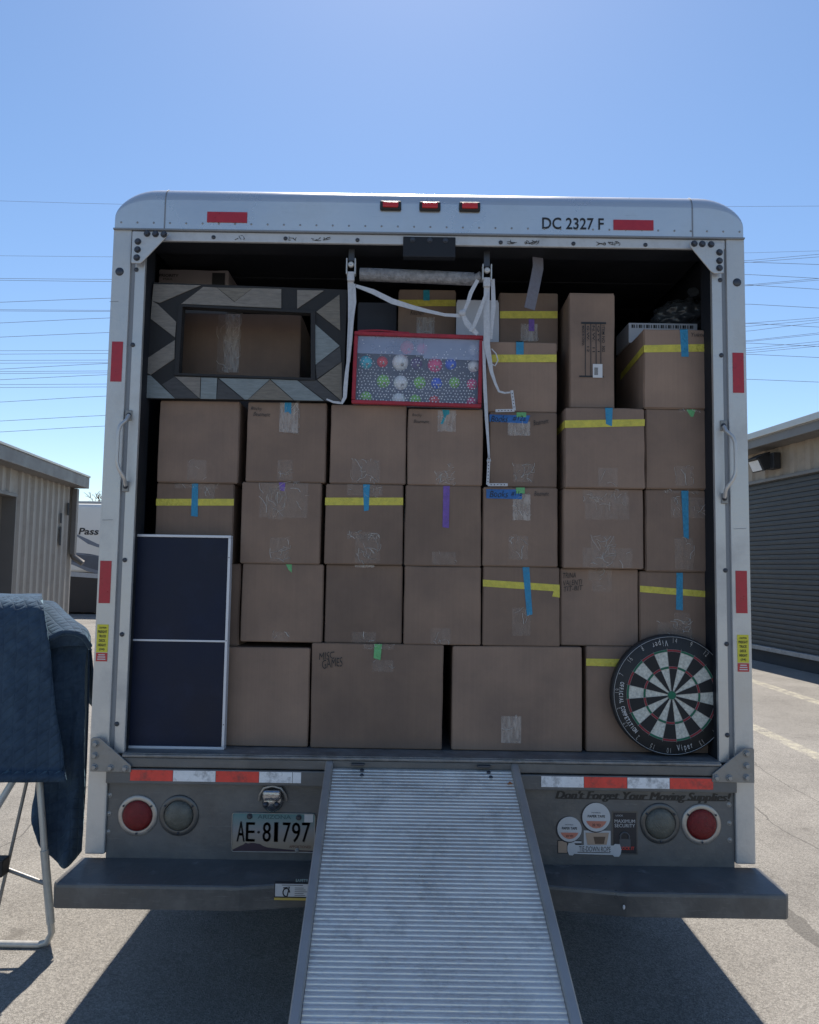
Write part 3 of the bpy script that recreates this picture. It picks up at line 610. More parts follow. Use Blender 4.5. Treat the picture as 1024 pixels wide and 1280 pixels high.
# faint horizontal scratches and stickers on the posts
m_ = MB()
for px0, px1, py in ((128, 141, 650), (917, 933, 661), (137, 148, 377)): a, b = at(px0, py, T), at(px1, py, T); m_.tube([(a.x, T-.0003, a.z), (b.x, T-.0003, b.z+.001)], .0009, 4)
m_.build('scratch', M['groove'], truck)
for px, py in ((128, 801), (929, 814)):
    c = at(px, py, T); w2 = .021
    m_ = MB(); m_.box(c.x-w2, c.x+w2, T-.0016, T+.001, c.z-.042, c.z+.060); o = m_.build('warning_sticker', M['sign_y'], truck)
    m_ = MB(); q = T-.0022
    for i, (s, hw) in enumerate((('CAUTION', .013), ('FREIGHT', .017), ('TRUCK', .014), ('DECK', .012), ('HEIGHT', .015), ('(34)', .010))):
        z = c.z+.050-i*.0162; text_fit(m_, s, c.x-hw, c.x+hw, z-.0055, z+.0045-(0.003 if i in (0,) else 0), q, bold=.03)
    m_.build('lettering', M['ink'], o)
    m_ = MB(); m_.box(c.x-w2, c.x+w2, T-.0016, T+.001, c.z-.075, c.z-.044); o = m_.build('notice_sticker', M['sign_r'], truck)
    m_ = MB()
    for i, hw in enumerate((.012, .014, .015)): z = c.z-.051-i*.008; m_.add([(c.x-hw, q, z-.0018), (c.x+hw, q, z-.0018), (c.x+hw, q, z+.0018), (c.x-hw, q, z+.0018)], [[0, 1, 2, 3]])
    m_.build('lettering', M['paper'], o)
# gussets
def gus(pts, bl_, Y=T-.026, th=.006, r=.0095, mat='gusset'):
    P = [at(px, py, Y) for px, py in pts]; m_ = MB(); m_.prism([(p.x, p.z) for p in P], Y, Y+th, bev=.0012); o = m_.build('gusset_plate', M[mat], truck)
    bolts(bl_, Y, r, M['bolt'] if mat == 'alu' else M['bolt_l'], o, .008); return o
gus([(165.5, 289), (211, 291.5), (207, 297), (179, 326), (175, 329), (164, 328.5)], [(184, 292), (194.5, 292.5), (205, 293), (172.5, 302), (172, 312), (171, 322)], mat='alu')
gus([(862, 303), (905, 304), (905, 341), (893, 341.5), (889, 339), (864, 309)], [(868, 304.5), (878, 305), (889, 305.5), (899.5, 315.5), (899.5, 326), (899.5, 335)], mat='alu')
gus([(113.5, 924), (116, 922), (125, 922.5), (163.5, 957), (163.5, 965.5), (112.5, 964.5)], [(119.5, 930), (118.5, 944.5), (118, 959), (138, 960), (156.5, 961)])
gus([(943, 937), (941, 935), (931, 935.5), (891, 968), (890.5, 977.5), (943.5, 979)], [(933.5, 942), (933.5, 957.5), (933.5, 972), (912, 972.5), (895.5, 972.5)])
# handles
def handle(pts, Ysh, ends):
    m_ = MB(); P = [at(px, py, T-.012) for px, py in pts]; P = [Vector((p.x, T-y, p.z)) for p, y in zip(P, Ysh)]
    # smooth
    sp = []
    for i in range(len(P)-1):
        for k in range(4): sp.append(P[i].lerp(P[i+1], k/4))
    sp.append(P[-1]); sp = [sp[0]]+[(sp[i-1]+sp[i]*2+sp[i+1])/4 for i in range(1, len(sp)-1)]+[sp[-1]]
    m_.tube(sp, .0068, 10); o = m_.build('grab_handle', M['alu'], truck)
    for e in ends:
        c = at(*e, T); b = MB(); b.box(c.x-.012, c.x+.012, T-.004, T+.004, c.z-.02, c.z+.02, .003); b.build('handle_foot', M['gusset'], o)
    bolts(ends, T-.004, .007, M['bolt'], o, .01)
handle([(161, 519), (160.5, 526), (155, 533), (153, 540), (151, 580), (154, 590), (158, 599), (157, 607)], [.012, .03, .045, .05, .05, .045, .03, .012], [(161, 519), (157, 608)])
handle([(905, 533), (905.5, 540), (911, 547), (914, 556), (914.5, 592), (911, 602), (905, 612), (906, 622)], [.012, .03, .045, .05, .05, .045, .03, .012], [(904.5, 532), (906, 623)])
# cap lettering
m_ = MB(); tpx(m_, 'DC 2327 F', 678, 272, 755, 286.5, T-.0062, bold=.012); m_.build('lettering', M['ink'], cap)
# door pull strap
s0, s1 = at(672, 312, T+.115), at(662, 386, T+.11)
m_ = MB(); m_.ribbon([s0, s0.lerp(s1, .3)+Vector((.012, 0, 0)), s0.lerp(s1, .65)+Vector((.006, -.01, 0)), s1], .046, .003, side=Vector((1, .3, 0))); m_.build('pull_strap', M['strap_grey'], truck)
# rear sill / deck edge
m_ = MB()
m_.box(XL+.128, XR-.128, T-.012, T+.10, ZD-.004, ZD+.002, .001)            # tread plate
m_.box(XL+.128, XR-.128, T-.022, T-.012, ZD-.012, ZD-.001, .004)           # rub lip
m_.build('deck_sill', M['deck'], truck)
m_ = MB(); m_.box(XL+.09, XR-.09, T-.016, T+.06, ZD-.048, ZD-.014, .005); m_.build('sill_beam', M['panel'], truck)
x_l0, x_l1 = XL+.0725, at(410, 966, T).x; x_r0, x_r1 = at(641, 975, T).x, XR-.0725
for a, b in ((x_l0, x_l1), (x_r0, x_r1)):
    m_ = MB(); m_.box(a, b, T-.020, T+.02, .784, ZD-.052, .004); m_.build('rub_rail', M['panel'], truck)
m_ = MB(); m_.box(x_l1-.02, x_r0+.02, T+.01, T+.03, .70, ZD-.05); m_.build('ramp_slot', M['black'], truck)
def stripe(px0, px1, mat, z0, z1):
    x0 = at(px0, 968, T).x; x1 = at(px1, 968, T).x; m_ = MB(); m_.box(x0, x1, T-.0216, T-.019, z0, z1); m_.build('stripe', M[mat], truck)
zs0, zs1 = .796, .834
for a, b, c in ((165.5, 218.2, 'red_stripe'), (218.8, 271.2, 'white_stripe'), (271.8, 325, 'red_stripe'), (325.6, 366.5, 'white_stripe'), (367.2, 377.5, 'white_stripe'), (675.5, 728, 'white_stripe'), (728.6, 781.8, 'red_stripe'), (782.4, 834.4, 'white_stripe'), (835, 888.5, 'red_stripe')): stripe(a, b, c, zs0, zs1)
# lamp panel
PY = T+.012
m_ = MB(); m_.box(XL+.072, XR-.072, PY, PY+.02, .50, .783, .003); m_.build('lamp_panel', M['panel'], truck)
bolts([(137, 994), (136, 1017), (135, 1040)], PY, .007, M['bolt_l'], truck, .003, False)
bolts([(911.5, 1006), (912, 1029), (912.5, 1050)], PY, .007, M['bolt_l'], truck, .003, False)
def lamp(px, py, ro, ri, lens, ring, name):
    c = at(px, py, PY); k = PY/F*1.0
    R0, R1 = ro*k, ri*k
    m_ = MB(); m_.lathe(c, (0, -1, 0), [(R0*1.05, 0), (R0*1.05, .003), (R0*1.01, .005), (R1*1.06, .008), (R1, .006), (R1, .002)], 40)
    o = m_.build(name, M['black'] if False else M[ring], truck)
    m_ = MB(); m_.lathe(c, (0, -1, 0), [(R1*1.0, .004), (R1*.96, .012), (R1*.75, .019), (R1*.4, .023), (0, .0245)], 36); m_.build('lens', M[lens], o)
    m_ = MB()
    for a in (R(35), R(145), R(270)): m_.lathe(c+Vector((math.cos(a)*(R0+R1)/2*1.0, -.012, math.sin(a)*(R0+R1)/2)), (0, -1, 0), [(.004, 0), (.003, .002), (0, .003)], 8)
    m_.build('screw', M['bolt'], o)
lamp(172.5, 1019, 23, 18, 'lens_red', 'ring', 'tail_light'); lamp(224, 1019, 23, 17.5, 'lens_clear', 'ring_dark', 'reverse_light')
lamp(825, 1029, 23, 18, 'lens_clear', 'ring_dark', 'reverse_light'); lamp(876.5, 1030, 23, 18, 'lens_red', 'ring', 'tail_light')
# plate lamp
c = at(341.5, 997, PY)
m_ = MB(); m_.sphere((c.x, PY-.004, c.z-.008), .040, 20, sc=(1, .85, 1.05)); m_.box(c.x-.033, c.x+.033, PY-.045, PY, c.z+.0, c.z+.036, .012, seg=3); o = m_.build('plate_lamp', M['chrome'], truck)
m_ = MB(); m_.tube([(c.x-.05, PY-.004, c.z-.008), (c.x-.046, PY-.012, c.z+.014), (c.x-.03, PY-.02, c.z+.040), (c.x, PY-.02, c.z+.047), (c.x+.03, PY-.02, c.z+.040), (c.x+.046, PY-.012, c.z+.014), (c.x+.05, PY-.004, c.z-.008)], .005, 8); m_.build('bracket', M['ring'], o)
m_ = MB()
for s in (-1, 1): m_.lathe((c.x+s*.021, PY-.038, c.z-.014), (0, -1, 0), [(.010, 0), (.009, .006), (.004, .009), (0, .01)], 12)
m_.build('screw', M['bolt'], o)
# licence plate
def plate_mat():
    m, n, b = nodes('faded_plate_gradient'); L = n.links.new; N = n.nodes.new; g = N('ShaderNodeNewGeometry'); s = N('ShaderNodeSeparateXYZ'); L(g.outputs['Position'], s.inputs[0])
    zt, zb = at(341, 1016, PY-.006).z, at(341, 1066, PY-.006).z
    mr = N('ShaderNodeMapRange'); mr.inputs[1].default_value = zb; mr.inputs[2].default_value = zt; L(s.outputs[2], mr.inputs[0])
    r = N('ShaderNodeValToRGB'); e = r.color_ramp.elements; e[0].position = .2; e[0].color = (.30, .24, .18, 1); e[1].position = .96; e[1].color = (.10, .22, .23, 1)
    q = e.new(.55); q.color = (.26, .25, .25, 1); L(mr.outputs[0], r.inputs[0]); L(r.outputs[0], b.inputs['Base Color']); b.inputs['Roughness'].default_value = .5; return m
M['plate'] = plate_mat()
x0, x1, z0, z1 = rect(289.5, 1016.5, 394, 1065.5, PY-.006)
def rr(x0, x1, z0, z1, r, n=4):
    P = []
    for cx, cz, a0 in ((x1-r, z1-r, 0), (x0+r, z1-r, 90), (x0+r, z0+r, 180), (x1-r, z0+r, 270)):
        for i in range(n+1): a = R(a0+90*i/n); P.append((cx+r*math.cos(a), cz+r*math.sin(a)))
    return P
m_ = MB(); m_.prism(rr(x0, x1, z0, z1, .01)[::-1], PY-.006, PY-.002); lpo = m_.build('license_plate', M['plate'], truck)
m_ = MB(); P = [Vector((p[0], PY-.0068, p[1])) for p in rr(x0+.001, x1-.001, z0+.001, z1-.001, .009)]; P.append(P[0]); m_.tube(P, .0015, 5); m_.build('plate_rim', M['ring'], lpo)
m_ = MB(); Yp = PY-.0072
for s, a, b, c2, d in (('A', 296.3, 1026.8, 306, 1052), ('E', 307.5, 1028, 318.5, 1052), ('8', 328.5, 1028, 338.5, 1052.3), ('1', 342.8, 1028, 347.4, 1052.5), ('7', 353.5, 1028.3, 363, 1052.8), ('9', 365, 1028.3, 375.2, 1053), ('7', 377.5, 1028.5, 387.5, 1053)): [tpx(m_, s, a+q_, b, c2+q_, d, Yp-abs(q_)*.0003) for q_ in (-.3, 0, .3)]
cc = at(323.3, 1040.3, Yp); m_.lathe(cc, (0, -1, 0), [(.0048, 0), (.0048, .0005), (0, .0006)], 14)
m_.build('lettering', M['ink'], lpo)
m_ = MB(); tpx(m_, 'ARIZONA', 322, 1018.8, 364, 1023.8, Yp+.0006, bold=.01); m_.build('lettering', pbr('teal_plate_print', (.04, .09, .10), .5), lpo)
m_ = MB(); tpx(m_, 'APPORTIONED', 361.5, 1057, 389, 1060.3, Yp+.0006, bold=.01); m_.build('lettering', pbr('brown_plate_print', (.16, .07, .05), .5), lpo)
m_ = MB(); P = [(290.5, 1064), (291, 1062), (295, 1060), (301, 1057), (304, 1056), (307, 1053.5), (310, 1054.5), (314, 1053.6), (318, 1053.8), (321, 1054.5), (325, 1055), (329, 1057.5), (334, 1059.3), (345, 1060.5), (360, 1062), (375, 1063), (392, 1063.6), (392, 1065.2), (380, 1064.6), (300, 1063.7)]
m_.flat([(at(a, b, Yp+.0009).x, at(a, b, Yp+.0009).z) for a, b in P][::-1], Yp+.0009); m_.build('mountain_print', pbr('plum_plate_print', (.045, .025, .04), .5), lpo)
m_ = MB(); a, b, c2, d = rect(380.5, 1018, 391.5, 1028, Yp+.0004); m_.box(a, b, Yp+.0002, Yp+.0009, c2, d); m_.build('registration_tab', M['white_st'], lpo)
bolts([(312, 1020.5), (373.5, 1022)], Yp, .0075, M['bolt'], lpo, .006); bolts([(371.5, 1063)], Yp, .006, M['bolt_l'], lpo, .004)
# bumper
m_ = MB(); YF = 2.57; bz0, bz1 = .432, .512
def bump_plan(s):
    xo = XL-.012 if s < 0 else XR+.012; xa = at(300, 1108, YF).x if s < 0 else at(783, 1108, YF).x; xb = at(395, 1100, YF).x if s < 0 else at(690, 1100, YF).x
    return xo, xa, xb
oL, aL, bL = bump_plan(-1); oR, aR, bR = bump_plan(1)
bp_ = bmesh.new()
top = [(oL, T+.01), (oL, YF+.012), (oL+.012, YF), (aL, YF), (bL, YF+.045), (bR, YF+.045), (aR, YF), (oR-.012, YF), (oR, YF+.012), (oR, T+.01)]
m_.prismz(top, bz1-.006, bz1)
# front face, slightly inclined, with rounded upper bend
nt_ = top[1:-1]; vs = []; prof = [(0, bz1), (-.004, bz1-.004), (-.006, bz1-.012), (-.002, bz0), (.012, bz0-.004), (.03, bz0-.004)]
for dy, z in prof: vs += [(p[0], p[1]+dy, z) for p in nt_]
nn = len(nt_); m_.add(vs, [[j*nn+i, j*nn+i+1, (j+1)*nn+i+1, (j+1)*nn+i] for j in range(len(prof)-1) for i in range(nn-1)], 0, False)
for xo, sg in ((oL, 1), (oR, -1)): m_.box(min(xo, xo+sg*.006), max(xo, xo+sg*.006), YF+.012, T+.01, bz0, bz1-.007)
bmp = m_.build('bumper', M['bumper'], truck)
cc = at(779.5, 1137, YF); m_ = MB(); m_.sphere((cc.x, YF-.006, cc.z+.01), .0055, 8, sc=(.8, .3, 1.4)); m_.build('paint_chip', M['paper'], bmp)
# bumper label
Yb = YF-.0075+.006
x0, x1, z0, z1 = rect(343.5, 1102.5, 400, 1124, Yb)
YL = YF+.012
m_ = MB(); m_.box(x0, x1, YL-.0225, YL-.010, z0+.008, z1, 0); lb = m_.build('safety_label', M['black_st'], truck)
m_ = MB(); m_.box(x0+.003, x0+.118, YL-.0235, YL-.0220, z0+.012, z1-.003); m_.box(x0+.122, x0+.2, YL-.0235, YL-.022, z0+.012, z1-.003); m_.build('label_face', M['white_st'], lb)
m_ = MB(); m_.box(x0, x0+.2, YL-.0230, YL-.020, z0+.0, z0+.0075); m_.build('label_band', pbr('amber_label_band', (.5, .36, .08), .5), lb)
m_ = MB(); text_fit(m_, 'SAFETY CHAINS', x0+.07, x0+.16, z1+.003, z1+.012, YL-.0205); m_.build('lettering', pbr('pale_teal_print', (.35, .48, .48), .5), lb)
m_ = MB()
for i in range(6): m_.add([(x0+.068, YL-.024, z1-.016-i*.006), (x0+.068+.03+.012*((i*7) % 3)/2, YL-.024, z1-.016-i*.006), (x0+.068+.03+.012*((i*7) % 3)/2, YL-.024, z1-.0145-i*.006), (x0+.068, YL-.024, z1-.0145-i*.006)], [[0, 1, 2, 3]])
m_.add([(x0+.025, YL-.024, z1-.0075), (x0+.095, YL-.024, z1-.0075), (x0+.095, YL-.024, z1-.0058), (x0+.025, YL-.024, z1-.0058)], [[0, 1, 2, 3]])
P = [Vector((x0+.040+.011*math.cos(a), YL-.024, z1-.030+.013*math.sin(a))) for a in [i*.5 for i in range(11)]]+[Vector((x0+.050, YL-.024, z1-.012)), Vector((x0+.03, YL-.024, z1-.016))]
m_.tube(P, .002, 4); m_.build('label_print', M['ink'], lb)
# supplies stickers on the right of the lamp panel
Ys = PY-.0012
def box_px(mb, px0, py0, px1, py1, Y, th=.001, mi=0):
    x0, x1, z0, z1 = rect(px0, py0, px1, py1, Y); mb.box(x0, x1, Y, Y+th, z0, z1, 0, mi)
m_ = MB()
for dx, dy_ in ((-.9, 0), (-.45, .0002), (0, .0004), (.45, .0006), (.9, .0008)): tpx(m_, "Don't Forget Your Moving Supplies!", 695+dx, 990, 913.5+dx, 1003, Ys-dy_, shear=.28)
a, b = at(696, 1000, Ys), at(907, 1002, Ys); m_.add([(a.x, Ys, .7455), (b.x, Ys, .7455), (b.x, Ys, .7485), (a.x, Ys, .7485)], [[0, 1, 2, 3]]); m_.build('lettering', M['blk_letter'], truck)
def disc(px, py, r, Y, th=.001):
    c = at(px, py, Y); m_ = MB(); m_.lathe(c, (0, -1, 0), [(r*Y/F, 0), (r*Y/F, th)], 32, 0, False); return m_, c
def roll_sticker(px, py, r):
    m_, c = disc(px-1, py+.5, r+.8, Ys); o = m_.build('tape_roll_sticker', M['black_st'], truck)
    m_, c = disc(px, py, r, Ys-.0006); m_.build('sticker_face', M['white_st'], o)
    rr2 = r*PY/F; q = Ys-.0022; m_ = MB(); P = []
    for i in range(9): a = R(200+140*i/8); P.append((c.x+rr2*.78*math.cos(a), c.z+rr2*.78*math.sin(a)))
    m_.flat(P, q); m_.build('sticker_print', M['orange_st'], o)
    m_ = MB(); text_fit(m_, 'PAPER TAPE', c.x-rr2*.62, c.x+rr2*.62, c.z-.001, c.z+.008, q-.0004, bold=.02); text_fit(m_, 'MOVING', c.x-rr2*.34, c.x+rr2*.3, c.z+.014, c.z+.018, q-.0004); text_fit(m_, '22 YD', c.x-rr2*.3, c.x+rr2*.3, c.z-rr2*.62, c.z-rr2*.45, q-.0004, bold=.02); m_.build('lettering', M['ink'], o)
roll_sticker(712, 1036.5, 14.8); roll_sticker(745.5, 1021.5, 17)
m_ = MB(); box_px(m_, 730, 1038.5, 763.5, 1059, Ys-.0002); o = m_.build('box_sticker', M['white_st'], truck)
m_ = MB(); P = [(732, 1041), (761.5, 1041), (758.5, 1056), (734.5, 1056)]; m_.flat([(at(*p, Ys-.0016).x, at(*p, Ys-.0016).z) for p in P][::-1], Ys-.0016); m_.build('sticker_print', M['tan_st'], o)
m_ = MB(); P = [(742, 1046), (757, 1046), (755, 1055), (744, 1055)]; m_.flat([(at(*p, Ys-.002).x, at(*p, Ys-.002).z) for p in P][::-1], Ys-.002); m_.build('sticker_print', pbr('brown_print', (.12, .075, .05), .5), o)
m_ = MB(); box_px(m_, 697, 1050.5, 727, 1067, Ys-.0001); o = m_.build('box_sticker', M['black_st'], truck)
m_ = MB(); box_px(m_, 698, 1051.5, 709, 1066, Ys-.0008); m_.build('sticker_print', M['tan_st'], o)
m_ = MB(); box_px(m_, 710, 1051.5, 727, 1054, Ys-.0008); m_.build('sticker_print', M['white_st'], o)
m_ = MB(); box_px(m_, 765, 1014, 797.5, 1068.5, Ys-.0001); o = m_.build('padlock_sticker', M['ring_dark'], truck)
m_ = MB(); box_px(m_, 766.8, 1016, 795.8, 1066.8, Ys-.0008); m_.build('sticker_face', M['black_st'], o)
m_ = MB(); tpx(m_, 'MAXIMUM', 768.5, 1024.5, 794, 1028.8, Ys-.0016); tpx(m_, 'SECURITY', 768.5, 1030, 794, 1034.3, Ys-.0016); tpx(m_, 'LOCK', 770, 1018.5, 779, 1020.5, Ys-.0016); m_.build('lettering', M['white_st'], o)
m_ = MB(); c = at(781, 1046.5, Ys-.002); m_.tube([Vector((c.x+.0165*math.cos(a), c.y, c.z+.0165*math.sin(a))) for a in [R(-20+220*i/12) for i in range(13)]], .0032, 6); box_px(m_, 774.5, 1049, 788.5, 1060, Ys-.0018); m_.build('padlock_print', pbr('grey_padlock_print', (.09, .09, .10), .5), o)
m_ = MB(); tpx(m_, 'LOCK IT', 776, 1058.5, 793, 1062.5, Ys-.0026, bold=.02); m_.build('lettering', M['red_stripe'], o)
m_ = MB(); P = [(711, 1054), (718, 1054), (719.5, 1056.3), (767, 1057), (769, 1055), (775, 1055.5), (777, 1062), (776, 1068), (774, 1071), (768, 1071), (766, 1068.8), (718, 1067.5), (716, 1069.5), (711.5, 1069), (709.5, 1064), (709.5, 1058)]
m_.flat([(at(*p, Ys-.0030).x, at(*p, Ys-.0030).z) for p in P][::-1], Ys-.0030); o = m_.build('rope_sticker', M['white_st'], truck)
m_ = MB(); tpx(m_, 'TIE-DOWN ROPE', 724, 1058.2, 763.5, 1064.6, Ys-.0036); m_.build('lettering', M['ink'], o)
m_ = MB(); P_ = rect(722, 1065.2, 763, 1066.2, Ys-.0036); m_.add([(P_[0], Ys-.0036, P_[2]), (P_[1], Ys-.0036, P_[2]), (P_[1], Ys-.0036, P_[3]), (P_[0], Ys-.0036, P_[3])], [[0, 1, 2, 3]]); m_.build('sticker_print', M['ring_dark'], o)
# running gear
m_ = MB()
for x in (XC-.43, XC+.43): m_.box(x-.04, x+.04, T+.06, YB, .55, .80)
for y in (T+.4, T+1.2, T+2.2, T+3.2, T+4.2): m_.box(XL+.05, XR-.05, y, y+.06, .72, .84)
m_.build('chassis_frame', M['steel_dark'], truck)
for y in (T+1.7, T+4.6):
    m_ = MB(); m_.tube([(XL+.3, y, .42), (XR-.3, y, .42)], .06, 12); m_.sphere((XC, y, .42), .16, 16); m_.build('axle', M['steel_dark'], truck)
    for x in (XL+.14, XL+.42, XR-.42, XR-.14):
        if y > T+3 and x in (XL+.42, XR-.42): continue
        m_ = MB(); m_.lathe((x-.11, y, .42), (1, 0, 0), [(.21, .02), (.34, 0), (.40, .02), (.42, .05), (.42, .17), (.40, .2), (.34, .22), (.21, .2)], 36); o = m_.build('wheel', M['black'], truck)
        m_ = MB(); m_.lathe((x-.09, y, .42), (1, 0, 0), [(0, .06), (.08, .05), (.12, .09), (.19, .09), (.215, .01), (.215, .17), (.19, .1), (0, .1)], 24); m_.build('rim', M['ring_dark'], o)
for x in (XL+.28, XR-.28):
    m_ = MB(); m_.box(x-.25, x+.25, T+1.12, T+1.13, .16, .74, .002); m_.build('light_block_flap', M['black'], truck)  # unseen flaps added to block light under the truck

# ================================================================ RAMP
M['ramp'] = pbr('ribbed_ramp_aluminium', (.74, .69, .63), .38, .6, .14, 5, .16, 120, .12, dirt=(.22, .20, .18), dirt_scale=8, dirt_amt=.55, scratch=(.6, 'h', (.8, .8, .8)))
M['ramp_side'] = pbr('dull_ramp_rail', (.42, .395, .375), .45, .5, .10, 7, .08, 100, .1)
rampt = empty('loading_ramp', (at(525, 960, T).x, .65, 0), 'ribbed aluminium loading ramp sloping down from the truck bed', 'ramp')
RX0, RX1 = -.272, .372; SL = .405; Y0 = T-.022
def rz(y): return .852-SL*(Y0-y)
YE = Y0-(.852-.03)/SL
dirv = Vector((0, -1, -SL)).normalized(); nrm = Vector((0, -SL, 1)).normalized()
o0 = Vector((0, Y0, .852)); LEN = (Y0-YE)*math.sqrt(1+SL*SL)
m_ = MB(); s_ = 0; prof = []
pit = .0166
while s_ < LEN-pit:
    prof += [(s_, 0), (s_+.0050, 0), (s_+.0066, .0022), (s_+.0080, .0028), (s_+.0130, .0028), (s_+.0146, .0022)]; s_ += pit
def rp(x, s, h): v = o0+dirv*s+nrm*h; return (x+.010+.022*s, v.y, v.z)
n = len(prof); vs = [rp(RX0, a, h) for a, h in prof]+[rp(RX1, a, h) for a, h in prof]
m_.add(vs, [[i, i+1, n+i+1, n+i] for i in range(n-1)])
q = [rp(RX0, 0, -.012), rp(RX1, 0, -.012), rp(RX1, LEN, -.012), rp(RX0, LEN, -.012)]; m_.add(q, [[3, 2, 1, 0]])
m_.build('ramp_deck', M['ramp'], rampt)
for sx, xa, xb in ((-1, RX0-.028, RX0-.001), (1, RX1+.001, RX1+.028)):
    m_ = MB(); vs = []
    for s in (-.015, LEN): 
        for x, h in ((xa, -.05), (xb, -.05), (xb, .016), (xb-.004, .020), (xa+.004, .020), (xa, .016)): vs.append(rp(x, s, h))
    m_.add(vs, [[i, (i+1) % 6, 6+(i+1) % 6, 6+i] for i in range(6)]+[[5, 4, 3, 2, 1, 0], [6, 7, 8, 9, 10, 11]]); m_.build('side_rail', M['ramp_side'], rampt)
m_ = MB()
for px, py in ((449, 964.5), (449, 970.5), (607.5, 966.5), (609, 973.5)):
    x = at(px, py, Y0-.02).x; s = .018 if py < 968 else .045; v = rp(x, s, .005); m_.lathe(v, nrm, [(.0075, 0), (.006, .003), (0, .004)], 10)
m_.build('rivet', M['bolt'], rampt)
for px in (448, 604):
    x = at(px, 957, T).x; m_ = MB(); m_.box(x-.024, x+.024, T-.034, T-.018, .863, .871, .002); m_.build('hinge_tab', M['bolt'], rampt)
m_ = MB(); v = rp(at(632, 991, 2.7).x, .085, .006); m_.add([(v[0]-.011, v[1], v[2]+.001), (v[0]+.004, v[1]-.008, v[2]+.004), (v[0]+.013, v[1]+.002, v[2]+.002), (v[0]+.002, v[1]+.011, v[2]+.008)], [[0, 1, 2, 3]])
m_.build('dry_leaf', pbr('orange_dry_leaf', (.42, .14, .05), .7), None, 'small orange dry leaf lying near the top right of the ramp', 'leaf')

